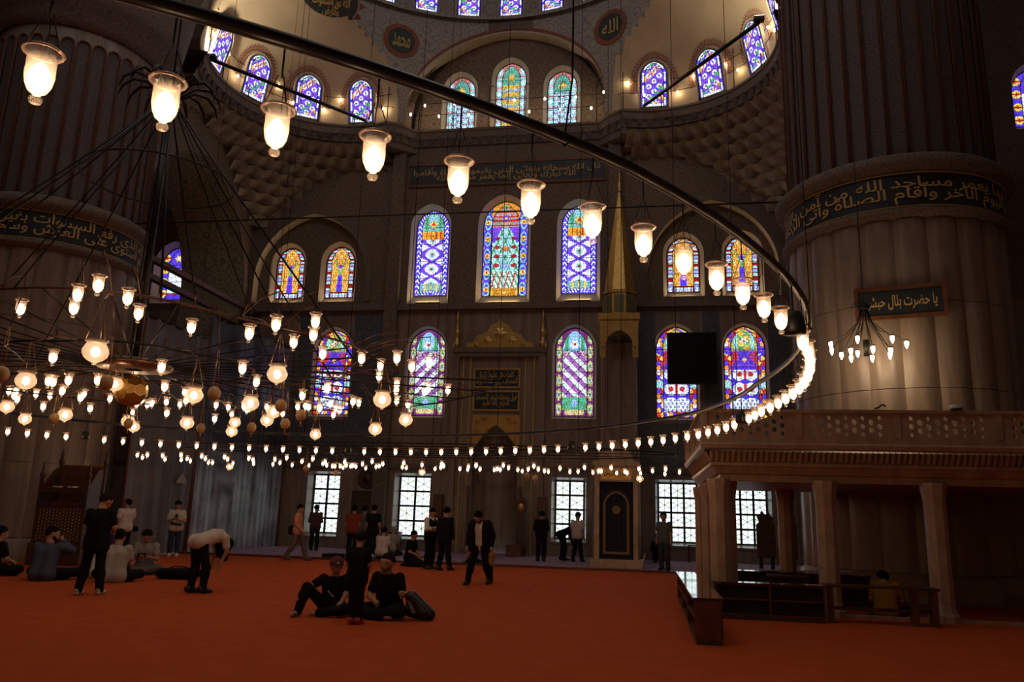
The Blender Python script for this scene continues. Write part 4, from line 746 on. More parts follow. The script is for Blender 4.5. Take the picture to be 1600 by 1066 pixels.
for k in range(8):
    a0, a1 = Vector(octf(.725, 0)[k]), Vector(octf(.725, 0)[(k+1) % 8]); e = (a1-a0); mid = (a0+a1)/2; nrm = Vector((mid.x, mid.y-4.25, 0)).normalized(); 
    pn = mq(MB().prism([(-.2, 9.65), (.2, 9.65), (.2, 10.35), (-.2, 10.35)], 0, .02, (mid-Vector((0, 0, mid.z)), e.normalized(), E_Z, nrm)), 'drum_panel', mat('green_gilt_panel', (.20, .19, .09), .5, metal=.3))
mq(MB().add(octf(.74, 10.45)+octf(.74, 10.55)+octf(.66, 10.6)+octf(.06, 15.0), [(j*8+k, j*8+(k+1) % 8, j*8+8+(k+1) % 8, j*8+8+k) for j in range(3) for k in range(8)]), 'spire', M_GOLD)
mq(MB().lathe([(.06, 15.), (.1, 15.1), (.04, 15.2), (.08, 15.35), (.03, 15.5), (.02, 15.9), (0, 15.95)], 8), 'finial', M_GOLD).location = (0, 4.25, 0)
# ------------------------------------------------------------------ screens, pictures and furniture by the wall
tv = tag(empty('hanging_screen', (2.1, 32.3, 8.1)), 'black square screen hung in front of a stained glass window', 'screen'); bx('casing', M_BLACK, tv, -1.0, 1.0, -.08, .08, -1.08, 1.08); bx('display', mat('dark_display', (.004, .004, .005), .25), tv, -.96, .96, -.085, -.08, -1.04, 1.04)
for x in (-.8, .8): MB().tube([(x, .05, .9), (x, .4, 1.2), (x, .72, 1.2)], .02, 4).build('hanger', M_IRON, tv)
pf = tag(empty('framed_picture', (-11.65, D, 1.95)), 'dark framed picture between two lattice windows', 'picture'); bx('canvas', mat('brown_picture', (.10, .06, .03), .6, noise=.5, nscale=3), pf, -.55, .55, -.04, -.03, -.4, .4)
fm = MB()
for a in ((-.66, .66, -.5, -.4), (-.66, .66, .4, .5), (-.66, -.55, -.4, .4), (.55, .66, -.4, .4)): fm.box(a[0], a[1], -.08, 0, a[2], a[3])
fm.build('frame', M_WOOD, pf)
ck = tag(empty('wall_rosette', (-11.7, D, 2.95)), 'round dark carved rosette high above the framed picture', 'rosette'); MB().lathe([(0, .06), (.05, .06), (.06, .03), (.36, .03), (.40, .05), (.44, 0)], 28).build('disc', M_WOOD, ck).rotation_euler = (R_(90), 0, 0)
for x, lab in ((-8.45, 'tall dark cupboard panel left of the mihrab'), (-4.35+.3, 'tall dark cupboard panel right of the mihrab')):
    cb = tag(empty('wall_cupboard', (x, D-.12, .03)), lab, 'cupboard'); bx('body', M_WOOD, cb, -.2, .2, -.1, .1, 0, 2.35); bx('door', M_WOODR, cb, -.17, .17, -.13, -.1, .1, 2.25)
wd = tag(empty('wooden_chest', (-10.1, 31.6, .03)), 'low brown wooden chest with drawers below the lattice window', 'chest'); bx('body', M_WOODR, wd, -.45, .45, -.25, .25, .08, .72); bx('lid', M_WOOD, wd, -.48, .48, -.28, .28, .72, .78)
for k in range(3): bx('drawer', M_WOODR, wd, -.4, .4, -.27, -.25, .12+k*.2, .29+k*.2)
for x in (-.4, .34): bx('foot', M_WOOD, wd, x, x+.06, -.2, .2, 0, .08)
bo = tag(empty('open_book_box', (-.02, 26.9, .03)), 'white open folder leaning at the minbar foot', 'folder'); MB().prism([(-.12, 0), (.12, 0), (.12, .5), (-.12, .5)], 0, .02, (Vector((0, 0, 0)), E_Y, (E_Z+E_X*.25).normalized(), E_X)).build('cover', mat('white_paper', (.7, .74, .8), .6), bo); MB().prism([(-.1, .02), (.1, .02), (.1, .46), (-.1, .46)], .02, .03, (Vector((0, 0, 0)), E_Y, (E_Z+E_X*.25).normalized(), E_X)).build('sheet', mat('white_sheet', (.75, .78, .84), .6), bo)
cl = tag(empty('wall_clock', (-4.75, 31.9, .03)), 'tall narrow longcase clock right of the mihrab niche', 'clock'); bx('case', M_WOOD, cl, -.2, .2, -.14, .14, 0, 1.6); MB().prism([(-.24, 1.6), (.24, 1.6), (.24, 2.1), (.1, 2.25), (0, 2.3), (-.1, 2.25), (-.24, 2.1)], -.16, .16).build('hood', M_WOOD, cl); MB().lathe([(0, .01), (.15, .01), (.16, 0)], 18).build('dial', M_BRASS, cl).matrix_local = Matrix.Translation((0, -.165, 1.88)) @ Matrix.Rotation(R_(90), 4, 'X')
bz = tag(empty('low_wooden_box', (-4.9, 31.2, .03)), 'low orange-brown wooden box at the mihrab step', 'box'); bx('body', M_WOODR, bz, -.28, .28, -.2, .2, 0, .4); bx('lid', M_WOODR, bz, -.3, .3, -.22, .22, .4, .45)
# ------------------------------------------------------------------ preacher's chair of carved wood by the left pillar
kz = tag(empty('preacher_chair', (-15.1, 19.3, 0), R_(14)), 'tall carved wooden preacher\'s chair standing before the pillar', 'chair')
for x in (-.62, .56):
    for y in (-.5, .44): MB().box(x, x+.07, y, y+.07, 0, 2.2 if y < 0 else 2.6).build('post', M_WOOD, kz)
for x in (-.585, .595):
    for y, z in ((-.465, 2.2), (.475, 2.6)): MB().lathe([(.03, 0), (.065, .06), (.07, .12), (.03, .2), (.045, .27), (.012, .42), (0, .46)], 8).build('finial', M_WOOD, kz).location = (x, y, z)
bx('plinth', M_WOOD, kz, -.66, .66, -.54, .54, 0, .55)
lat = MB(); bx('lattice_backing', mat('lattice_backing', (.75, .58, .44), .8), kz, -.55, .55, -.44, -.43, .6, 1.45)
ho = []
for i in range(13):
    for j in range(10): ho.append(hexhole(-.5+i*.083, .66+j*.083+(i % 2)*.03, .027))
lat.plate([(-.55, .55), (.55, .55), (.55, 1.5), (-.55, 1.5)], ho, (Vector((0, -.47, 0)), E_X, E_Z, -E_Y)); lat.build('pierced_panel', M_WOOD, kz)
bx('seat', M_WOOD, kz, -.6, .6, -.5, .5, 1.5, 1.6)
for x in (-.6, .55): MB().prism([(-.44, 0.55), (.46, .55), (.46, 2.55), (.1, 2.45), (-.44, 1.95)], x, x+.04, (Vector((0, 0, 0)), E_Y, E_Z, E_X)).build('side_panel', M_WOOD, kz)
bx('back_panel', M_WOODR, kz, -.56, .56, .44, .48, 1.6, 2.6); bx('front_rail', M_WOOD, kz, -.55, .55, -.5, -.44, 1.85, 1.98)
for x in (-.1, .12): tag(MB().box(x-.09, x+.09, -.08, .08, 0, .04).build('prayer_book', mat('book_paper', (.55, .5, .42), .7)), 'small pale book on the preacher\'s chair rail, '+('the one nearer the pillar' if x < 0 else 'the one nearer the tarpaulin'), 'book', 'books on the preacher\'s chair').location = (-15.1+x*.97+.12, 18.85, 1.98)
# ------------------------------------------------------------------ tarpaulin screens closing the side aisle
TX = -15.7
def tarp(y0, y1, z1, name, label, m, amp, nf, skew=0.):
    t = tag(empty(name, (TX, (y0+y1)/2, 0)), label, 'tarpaulin', 'tarpaulins closing the aisle'); ny, nz = 60, 16; vs = []; L = y1-y0
    for j in range(nz+1):
        for i in range(ny+1): u_ = i/ny; vs.append((amp*math.sin(u_*nf*6.28+j*.12)*(.5+.5*j/nz)+amp*.6*math.sin(u_*nf*15+j*.5)*.4+skew*u_, -L/2+L*u_, .04+(z1-.04)*j/nz))
    MB().add(vs, [(j*(ny+1)+i, j*(ny+1)+i+1, (j+1)*(ny+1)+i+1, (j+1)*(ny+1)+i) for j in range(nz) for i in range(ny)], True).build('sheet', m, t)
    MB().tube([(0, -L/2, z1), (skew, L/2, z1)], .05, 6).build('top_pipe', M_IRON, t)
    for yy in (-L/2, L/2): MB().tube([(skew*(yy > 0)+.02, yy, 0), (skew*(yy > 0)+.02, yy, z1+.1)], .045, 6).build('scaffold_post', M_WOODR, t)
    MB().box(-.05, .12, -L/2, L/2, 0, .05).build('ground_batten', mat('pale_batten', (.5, .5, .52), .6), t)
    return t
def printmat():
    m = bpy.data.materials.new('printed_tarpaulin'); m.use_nodes = True; nt = m.node_tree; b = nt.nodes['Principled BSDF']; b.inputs['Roughness'].default_value = .42; N = nt.nodes.new; L = nt.links.new
    tc = N('ShaderNodeTexCoord'); mp = N('ShaderNodeMapping'); mp.inputs['Location'].default_value = (0, 1.1, -1.2); L(tc.outputs['Object'], mp.inputs[0]); sp = N('ShaderNodeSeparateXYZ'); L(mp.outputs[0], sp.inputs[0])
    ay = N('ShaderNodeMath'); ay.operation = 'ABSOLUTE'; L(sp.outputs[1], ay.inputs[0]); az = N('ShaderNodeMath'); az.operation = 'ABSOLUTE'; L(sp.outputs[2], az.inputs[0])
    sc = N('ShaderNodeMath'); sc.operation = 'MULTIPLY'; sc.inputs[1].default_value = .42; L(az.outputs[0], sc.inputs[0])
    mxm = N('ShaderNodeMath'); mxm.operation = 'MAXIMUM'; L(ay.outputs[0], mxm.inputs[0]); L(sc.outputs[0], mxm.inputs[1])
    fr = N('ShaderNodeMath'); fr.operation = 'PINGPONG'; fr.inputs[1].default_value = .2; L(mxm.outputs[0], fr.inputs[0])
    wv = N('ShaderNodeTexNoise'); wv.inputs['Scale'].default_value = 1.1; wv.inputs['Detail'].default_value = 4; L(tc.outputs['Object'], wv.inputs[0])
    cmb = N('ShaderNodeMath'); cmb.operation = 'MULTIPLY_ADD'; cmb.inputs[1].default_value = 1.5; L(fr.outputs[0], cmb.inputs[0]); L(wv.outputs[0], cmb.inputs[2])
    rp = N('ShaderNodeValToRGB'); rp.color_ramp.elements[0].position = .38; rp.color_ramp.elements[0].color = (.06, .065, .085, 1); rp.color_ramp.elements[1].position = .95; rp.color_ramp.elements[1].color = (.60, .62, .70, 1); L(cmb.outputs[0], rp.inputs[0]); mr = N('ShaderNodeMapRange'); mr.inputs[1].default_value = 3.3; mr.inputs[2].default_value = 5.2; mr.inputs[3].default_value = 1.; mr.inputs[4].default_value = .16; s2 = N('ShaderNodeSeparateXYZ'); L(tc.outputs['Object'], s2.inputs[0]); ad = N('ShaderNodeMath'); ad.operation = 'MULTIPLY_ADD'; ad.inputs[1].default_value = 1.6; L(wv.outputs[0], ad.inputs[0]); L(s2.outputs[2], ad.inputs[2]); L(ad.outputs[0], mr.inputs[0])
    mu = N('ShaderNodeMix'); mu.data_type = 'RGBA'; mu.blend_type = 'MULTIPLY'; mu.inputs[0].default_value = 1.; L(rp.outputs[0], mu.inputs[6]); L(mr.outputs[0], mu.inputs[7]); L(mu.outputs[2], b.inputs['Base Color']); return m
M_PRINT = printmat(); M_DTARP = mat('plain_grey_tarpaulin', (.20, .18, .18), .55, noise=.35, nscale=.9)
tarp(22.3, 26.0, 7.6, 'grey_tarpaulin', 'plain dark grey tarpaulin wall beside the pillar', M_DTARP, .05, 5)
t1 = tarp(26.1, 32.6, 8.6, 'printed_tarpaulin', 'large tarpaulin printed with an arcade picture', M_PRINT, .07, 3, .25)
sg_ = tag(empty('notice_sign', (TX+.12, 25.2, 2.55)), 'pale gable-shaped notice printed on the grey tarpaulin', 'sign'); MB().add([(0, -.3, -.2), (0, .3, -.2), (0, .3, -.12), (0, .08, .08), (0, 0, .16), (0, -.08, .08), (0, -.3, -.12)], [(0, 1, 2, 3, 4, 5, 6)]).build('print', mat('pale_print', (.42, .36, .32), .7), sg_)
# iron tie rod between the pillars and wooden tie beams of the side arches
tag(MB().tube([(mx(4.15), 21.57, 10.42), (4.15, 21.57, 10.42)], .022, 6).build('iron_tie_rod', M_IRON), 'thin iron rod spanning straight between the two great pillars', 'rod')
for z, lab in ((10.4, 'upper brown wooden tie beam in the side arch by the tarpaulin'), (9.72, 'lower brown wooden tie beam in the side arch by the tarpaulin')):
    tag(MB().box(-17.75, -17.5, 23.6, 32.9 if z > 10 else 29.5, z-.1, z+.1).build('wooden_tie_beam', M_WOODR), lab, 'beam')
# ------------------------------------------------------------------ chandeliers
CC = Vector((-6.2, 8.7, 0))
CUPS = [(-6.16,7.29,3.2),(-7.44,8.79,3.2),(-7.43,8.86,3.2),(-7.1,8.72,3.2),(-7.87,9.58,3.2),(-6.69,8.72,3.2),(-10.27,11.31,3.46),(-10.14,11.31,3.46),(-10.63,11.83,3.46),(-10.13,11.35,3.33),(-10.02,11.61,3.46),(-9.92,11.81,3.46),(-9.55,11.26,3.2),(-9.11,11.59,3.46),(-8.08,10.22,3.2),(-8.84,11.44,3.2),(-5.26,7.85,3.2),(-6.09,9.21,3.2),(-6.82,9.6,3.33),(-9,12.1,3.46),(-7.83,11.28,3.33),(-8.96,12.78,3.46),(-8.78,12.83,3.46),(-8.57,12.65,3.46),(-8.17,12.46,3.46),(-7.81,11.96,3.2),(-8.09,12.75,3.46),(-7.15,11.36,3.46),(-7.11,11.36,3.33),(-9.86,13.97,3.46),(-4.34,7.94,3.2),(-4.62,8.82,3.2),(-4.51,9.92,3.2),(-7.45,12.84,3.46),(-7.34,13.07,3.46),(-7.37,12.71,3.2),(-7.85,14.14,3.46),(-7,13,3.46),(-7.17,13.44,3.46),(-6.55,12.98,3.46),(-6.7,13.94,3.46),(-5.96,12.96,3.46),(-5.76,12.83,3.46),(-3.62,8.41,3.46),(-3.25,8.69,3.46),(-2.81,8.67,3.46),(-3.17,9.15,3.46),(-3.43,9.87,3.46),(-2.79,9.22,3.46),(-2.49,8.93,3.46),(-3.39,10.53,3.46),(-3.58,11.11,3.46),(-3.01,10.81,3.46),(-3.17,11.19,3.46),(-2.77,11.02,3.46),(-3.89,9.26,3.2),(-4.34,11.37,3.33),(-4.65,12.45,3.46),(-3.9,12.16,3.46),(-3.84,12.59,3.46),(-5.78,13.01,3.46),(-4.78,11.16,3.2),(-5.2,12.58,3.46),(-5.34,13.17,3.46),(-5.33,13.35,3.46),(-5.75,14.09,3.46),(-4.41,5.59,3.46),(-4.8,5.85,3.46),(-5.17,6.28,3.46),(-4.42,5.99,3.46),(-4.67,6.51,3.46),(-5.72,6.27,3.46),(-4.47,7.08,3.46),(-3.69,6.81,3.33),(-3.26,6.48,3.33),(-3.07,6.9,3.46),(-3.33,7.46,3.46),(-3.7,7.8,3.46)]
BOWLS = [(-5.91,6.69,2.85),(-8.53,9.4,2.95),(-9.47,10.83,2.95),(-7.64,9.42,2.85),(-4.16,5.35,2.85),(-7.2,10.13,2.85),(-8.27,11.8,2.95),(-4.67,7.59,2.85),(-6.35,10.23,2.85),(-6.21,8.4,3.1),(-3.4,6.88,2.95),(-4.33,8.18,2.85),(-4.79,9.69,2.95),(-5.37,10.68,2.95),(-6.76,12.31,3.1),(-6.83,12.36,2.95),(-2.67,7.83,2.85),(-3.74,10.75,2.85),(-3.2,10.43,2.95),(-5.46,12.66,2.95)]
EGGS = [(-5.45,5.89,2.75),(-7.59,9.17,2.75),(-4.75,6.31,2.75),(-6.09,10.17,2.75),(-6.87,9.68,2.75),(-4.06,6.94,2.75),(-3.77,7.78,2.75),(-5.23,9.98,2.75),(-4.52,9.5,2.75),(-3.9,8.59,2.75)]
FAR = [(-13.27,19.24,2.98),(-13.77,20.21,2.98),(-12.93,19.17,2.98),(-12.56,19.28,2.98),(-13.49,20.85,2.98),(-11.82,18.95,2.98),(-13.05,20.96,2.98),(-12.49,20.34,2.98),(-13.08,21.48,2.98),(-11.4,19.23,2.98),(-11.86,20.2,2.98),(-12.8,22,2.98),(-12.65,21.97,2.98),(-10.83,19.37,2.98),(-11.28,20.35,2.98),(-12.1,22.16,2.98),(-10.34,19.75,2.98),(-10.55,20.39,2.98),(-11.41,22.12,2.98),(-9.72,20,2.98),(-10.84,22.21,2.98),(-10.22,21.37,2.98),(-9.01,19.2,2.98),(-10.35,22.47,2.98),(-9.26,20.71,2.98),(-8.4,19.44,2.98),(-9.84,22.53,2.98),(-8.95,21.45,2.98),(-8.56,20.66,2.98),(-9.16,22.24,2.98),(-9.15,22.66,2.98),(-9.06,22.64,2.98),(-8.87,22.58,2.98),(-9.05,23.28,2.98),(-7.94,20.51,2.98),(-8.49,22.07,2.98),(-8.51,22.49,2.98),(-8.33,22.18,2.98),(-8.37,22.55,2.98),(-7.71,21.28,2.98),(-8.35,23.36,2.98),(-7.01,20.07,2.98),(-7.72,22.48,2.98),(-7.48,22.05,2.98),(-7.06,21.11,2.98),(-6.26,20.45,2.98),(-6.89,22.4,2.98),(-6.85,22.66,2.98),(-5.95,21.15,2.98),(-6.05,22.96,2.98),(-5.23,20.51,2.98),(-5.69,22.22,2.98),(-5.42,21.49,2.98),(-5.24,22.73,2.98),(-4.75,21.65,2.98),(-5.05,22.94,2.98),(-4.39,20.97,2.98),(-4.41,21.03,2.98),(-4.62,22.63,2.98),(-4.23,22.82,2.98),(-4.06,22.34,2.98),(-4.02,22.63,2.98),(-3.59,20.65,2.98),(-3.63,21.75,2.98),(-3.5,22.6,2.98),(-3.46,23.22,2.98),(-3.14,22.19,2.98),(-2.78,20.69,2.98),(-2.84,22.1,2.98),(-2.76,22.87,2.98),(-2.68,23.17,2.98),(-2.17,21.5,2.98),(-2.03,22.96,2.98),(-1.78,22.81,2.98),(-1.46,20.86,2.98),(-1.38,23.2,2.98),(-1.18,22.5,2.98),(-1.1,22.47,2.98),(-0.76,20.77,2.98),(-0.69,23.17,2.98),(-0.44,22.38,2.98),(-0.39,23.06,2.98),(-0.05,20.99,2.98),(-0.01,23.07,2.98),(0.31,21.73,2.98),(0.63,20.79,2.98),(0.68,23.16,2.98),(1.04,22.09,2.98)]
FARB = [(-10.89,19.79,2.75),(-5.77,20.54,2.75),(-0.03,21.49,2.75)]
FARE = [(-8.42,21.12,2.7),(-8.4,19.07,2.7),(-2.9,20.3,2.7),(-2.84,21.45,2.7)]

# lamp prototypes: origin at the rim (top), hanging down
def cup_meshes():
    g = MB().lathe([(.050, .004), (.058, .0), (.060, -.008), (.052, -.014), (.043, -.022), (.042, -.05), (.043, -.085), (.038, -.115), (.027, -.138), (.014, -.148), (.011, -.153), (.018, -.160), (.020, -.168), (.016, -.178), (0, -.182)], 18)
    b = MB().lathe([(0, -.038), (.012, -.046), (.024, -.064), (.034, -.09), (.032, -.113), (.020, -.134), (0, -.143)], 14)
    r = MB().tube([(.058*math.cos(2*math.pi*i/18), .058*math.sin(2*math.pi*i/18), -.004) for i in range(18)], .005, 5, True)
    c = MB()
    for k in range(3): a = k*2.094; c.tube([(.054*math.cos(a), .054*math.sin(a), 0), (.012*math.cos(a), .012*math.sin(a), .13)], .0022, 4)
    c.tube([(0, 0, .12), (0, 0, .235)], .004, 5)
    return g, b, r, c
def bowl_meshes():
    g = MB().lathe([(.075, .004), (.085, 0), (.083, -.01), (.066, -.02), (.078, -.045), (.094, -.075), (.096, -.10), (.082, -.135), (.055, -.160), (.022, -.175), (.016, -.182), (.018, -.19), (.0, -.198)], 20)
    b = MB().lathe([(0, -.05), (.022, -.06), (.034, -.09), (.026, -.12), (0, -.135)], 12)
    r = MB().tube([(.082*math.cos(2*math.pi*i/18), .082*math.sin(2*math.pi*i/18), -.003) for i in range(18)], .006, 5, True)
    c = MB()
    for k in range(3): a = k*2.094+.4; c.tube([(.08*math.cos(a), .08*math.sin(a), 0), (.008*math.cos(a), .008*math.sin(a), .3)], .0025, 4)
    return g, b, r, c
def egg_meshes():
    g = MB(); n = 24; vs = []
    for j in range(9):
        t = math.pi*j/8
        for i in range(n): k = 1-.035*(1+math.cos(i*math.pi*2/n*6)) ; r = .062*math.sin(t)*k; vs.append((r*math.cos(2*math.pi*i/n), r*math.sin(2*math.pi*i/n), -.07+.072*math.cos(t)))
    g.add(vs, [(j*n+i, j*n+(i+1) % n, (j+1)*n+(i+1) % n, (j+1)*n+i) for j in range(8) for i in range(n)], True)
    t = MB().lathe([(.004, -.14), (.008, -.15), (.006, -.165), (.016, -.2), (0, -.2)], 8)
    c = MB()
    for k in range(3): a = k*2.094; c.tube([(.03*math.cos(a), .03*math.sin(a), -.012), (.006*math.cos(a), .006*math.sin(a), .36)], .0028, 4)
    return g, t, c
def meshdata(mb, name, m):
    o = mb.build(name, m); me = o.data; bpy.data.objects.remove(o); return me
M_RIM = mat('pinkish_glass_rim', (.62, .42, .33), .18, metal=.3)
_g, _b, _r, _c = cup_meshes(); CUP = [('glass_cup', meshdata(_g, 'glass_cup', M_LAMPGLASS)), ('bulb', meshdata(_b, 'bulb', M_BULB)), ('rim', meshdata(_r, 'rim', M_RIM)), ('hanger', meshdata(_c, 'hanger', M_IRON))]
_g, _b, _r, _c = bowl_meshes(); BOWL = [('glass_bowl', meshdata(_g, 'glass_bowl', M_BOWLGLASS)), ('bulb', meshdata(_b, 'bulb', M_BULB)), ('rim', meshdata(_r, 'rim', M_RIM)), ('chain', meshdata(_c, 'chain', M_BRASS))]
_g, _t, _c = egg_meshes(); EGG = [('shell', meshdata(_g, 'shell', M_EGG)), ('tassel', meshdata(_t, 'tassel', M_BRASS)), ('chain', meshdata(_c, 'chain', M_BRASS))]
def hang(kind, name, p, label, cat, group, k=1., rz=0., skip=()):
    t = tag(empty(name, p, rz), label, cat, group)
    if k != 1: t.scale = (k, k, k)
    for nm, me in kind:
        if nm not in skip: place(nm, me, t)
    return t
# the great hoop
HR = [(-180, 7.9), (-120, 8.0), (-57, 8.04), (-40, 8.03), (-30, 7.95), (-20, 7.9), (0, 7.72), (8, 7.68), (19, 7.85), (29, 8.02), (45, 8.15), (60, 8.25), (90, 8.3), (122, 8.25), (131, 7.9), (141, 7.6), (160, 7.7), (180, 7.9)]
def hoop(th, z):
    r = float(np.interp(th, [a for a, b in HR], [b for a, b in HR])); return (CC.x+r*math.cos(R_(th)), CC.y+r*math.sin(R_(th)), z)
LZ, HZ = 3.0, 3.27
gc = tag(empty('great_ring_chandelier', (CC.x, CC.y, 3.2)), 'enormous dark iron hoop sweeping overhead across the hall', 'chandelier')
def gp(mb, name, m=M_IRONB): o = mb.build(name, m, gc); o.location = (-CC.x, -CC.y, -3.2); return o
gp(MB().tube([hoop(-180+i*2, HZ) for i in range(180)], .029, 8, True), 'hoop')
for i in range(12):
    th = -163+i*30; p = Vector(hoop(th, HZ)); gp(MB().tube([tuple(p+E_Z*.03), tuple(p+E_Z*.3+E_X*.03), tuple(p+E_Z*20)], .0045, 4), 'suspension_cable', M_IRON)
    gp(MB().tube([(0, 0, -.036), (.036, 0, 0), (0, 0, .036), (-.036, 0, 0)], .007, 5, True), 'clamp', M_IRON).location = p-Vector((CC.x, CC.y, 3.2))
_U = ['', 'first', 'second', 'third', 'fourth', 'fifth', 'sixth', 'seventh', 'eighth', 'ninth', 'tenth', 'eleventh', 'twelfth', 'thirteenth', 'fourteenth', 'fifteenth', 'sixteenth', 'seventeenth', 'eighteenth', 'nineteenth', 'twentieth']
def nth(k): return _U[k] if k <= 20 else ('twenty-'+_U[k-20] if k < 30 else ('thirtieth' if k == 30 else 'thirty-'+_U[k-30] if k < 40 else 'fortieth'))
ordn = ['first', 'second', 'third', 'fourth', 'fifth', 'sixth', 'seventh', 'eighth', 'ninth', 'tenth', 'eleventh', 'twelfth', 'thirteenth']
for i in range(0, 86):
    th = -57.2+2.575*i; p = hoop(th, LZ)
    if i in (13, 28, 43, 58, 73):
        s_ = tag(empty('ring_speaker', p), 'black hanging loudspeaker on the great ring, %s' % {13: 'beside the lowest big lamps before the pillar', 28: 'over the loge corner', 43: 'below the window between mihrab and minbar', 58: 'above the framed picture', 73: 'before the grey tarpaulin'}[i], 'speaker')
        MB().lathe([(.0, .06), (.05, .05), (.075, .0), (.085, -.1), (.08, -.105), (0, -.11)], 12).build('housing', M_BLACK, s_); MB().tube([(0, 0, .05), (0, 0, .25)], .006, 4).build('bracket', M_IRON, s_); continue
    if 0 <= i <= 12: lab, grp = '%s large bell-shaped glass lamp down the great ring from the upper left' % ordn[i], 'large lamps on the near arc of the great ring'
    elif i < 0: lab, grp = 'bell-shaped glass lamp on the ring outside the upper left corner', 'lamps on the great ring out of view'
    elif i < 28: lab, grp = nth(i-13)+' bell-shaped glass lamp of the bunched ring curve before the pillar, counted from the top', 'lamps in the bend of the great ring'
    elif i < 43: lab, grp = nth(i-28)+' bell-shaped glass lamp from the loge in the ring row towards the minbar', 'lamps of the ring row near the minbar'
    elif i < 58: lab, grp = nth(i-43)+' bell-shaped glass lamp from the minbar in the ring row before the mihrab', 'lamps of the ring row before the mihrab'
    elif i < 73: lab, grp = nth(i-58)+' bell-shaped glass lamp from the mihrab in the ring row before the tarpaulin', 'lamps of the ring row before the tarpaulin'
    else: lab, grp = nth(i-73)+' bell-shaped glass lamp from the tarpaulin in the ring row before the pillar', 'lamps of the ring row before the pillar'
    hang(CUP, 'glass_lamp', p, lab, 'lamp', grp, rz=i*.7)
# the inner chandelier on its pole
ic = tag(empty('tiered_chandelier', (CC.x, CC.y, 3.3)), 'tiered iron chandelier with central pole, crown and radiating cables', 'chandelier')
def ip_(mb, name, m=M_IRON): return mb.build(name, m, ic)
ip_(MB().tube([(0, 0, 0), (0, 0, 3.6)], .045, 8), 'pole', M_IRONB); ip_(MB().tube([(0, 0, 3.6), (0, 0, 22)], .012, 5), 'suspension_chain')
cr = MB().lathe([(.05, 3.4), (.13, 3.5), (.14, 3.62), (.08, 3.75), (.04, 3.9)], 14)
ip_(cr, 'crown', M_BRASS)
cp = MB().tube([(.1, 0, 3.65), (.3, 0, 3.83), (.48, 0, 3.84), (.6, 0, 3.72), (.64, 0, 3.58)], [.016, .02, .024, .018, .006], 5); c_ = ip_(cp, 'crown_leaf')
for k in range(1, 14): place('crown_leaf', c_.data, ic, rz=k*2*math.pi/14)
ip_(MB().tube([(.93*math.cos(2*math.pi*i/48), .93*math.sin(2*math.pi*i/48), 2.45) for i in range(48)], .013, 5, True), 'spreader_hoop')
rs = 2.75; cb_ = ip_(MB().tube([(.13, 0, 3.5), (.93, 0, 2.45), (rs, 0, .2)], .012, 4), 'cable')
for k in range(1, 14): place('cable', cb_.data, ic, rz=k*2*math.pi/14)
ip_(MB().tube([(4.6*math.cos(R_(a)), 4.6*math.sin(R_(a)), .05) for a in range(15, 206, 5)], .014, 5), 'far_arc')
for r, z, nm in ((2.75, .2, 'tier_hoop'), (1.35, .02, 'tier_hoop')): ip_(MB().tube([(r*(1+.05*math.cos(6*a))*math.cos(a), r*(1+.05*math.cos(6*a))*math.sin(a), z) for a in [2*math.pi*i/96 for i in range(96)]], .014, 5, True), nm, M_WOODR if r == 2.75 else M_IRON)
sp_ = ip_(MB().tube([(.35, 0, 0), (2.75, 0, .2)], .010, 4), 'spoke')
for k in range(1, 30): place('spoke', sp_.data, ic, rz=k*2*math.pi/30)
for k in range(16): a = R_(18+k*12); ip_(MB().tube([(1.35*math.cos(a), 1.35*math.sin(a), .02), (4.6*math.cos(a), 4.6*math.sin(a), .05)], .010, 4), 'far_spoke')
ip_(MB().lathe([(.1, .06), (.42, .04), (.46, 0), (.42, -.05), (.1, -.06)], 24), 'hub', mat('worn_brass', (.34, .22, .14), .35, metal=.7, noise=.5, nscale=20))
# honeycomb ball of gilt panels below the hub
ph = (1+5**.5)/2; V60 = []
for base in ((0, 1, 3*ph), (1, 2+ph, 2*ph), (ph, 2, 2*ph+1)):
    for s0 in (1, -1):
        for s1 in (1, -1):
            for s2 in (1, -1):
                a = (base[0]*s0, base[1]*s1, base[2]*s2)
                for k in range(3): q_ = (a[k], a[(k+1) % 3], a[(k+2) % 3]); V60.append(q_) if q_ not in V60 else None
bm = bmesh.new()
for p in V60: bm.verts.new(Vector(p)*(.2/4.956))
bmesh.ops.convex_hull(bm, input=bm.verts); bmesh.ops.dissolve_limit(bm, angle_limit=.02, verts=bm.verts, edges=bm.edges)
hb = tag(empty('honeycomb_lantern', (CC.x, CC.y, 2.98)), 'gilded honeycomb ball hanging under the chandelier hub', 'lantern')
for f in bm.faces:
    c0_ = f.calc_center_median(); MB().add([tuple(c0_+(v.co-c0_)*.86) for v in f.verts]+[tuple(c0_*.97+(v.co-c0_)*.8) for v in f.verts], [tuple(range(len(f.verts)))]).build('gilt_panel', mat('amber_gilt', (.55, .30, .07), .35, metal=.5, noise=.3, nscale=30), hb)
MB().add([tuple(v.co*.985) for v in bm.verts], [tuple(v.index for v in f.verts) for f in bm.faces] if not bm.verts.index_update() else []).build('frame', M_BRASS, hb)
MB().tube([(0, 0, .19), (0, 0, .3)], .008, 5).build('hanger', M_BRASS, hb); bm.free()
TIERS = ((1.35, .02), (2.75, .2), (4.6, .05))
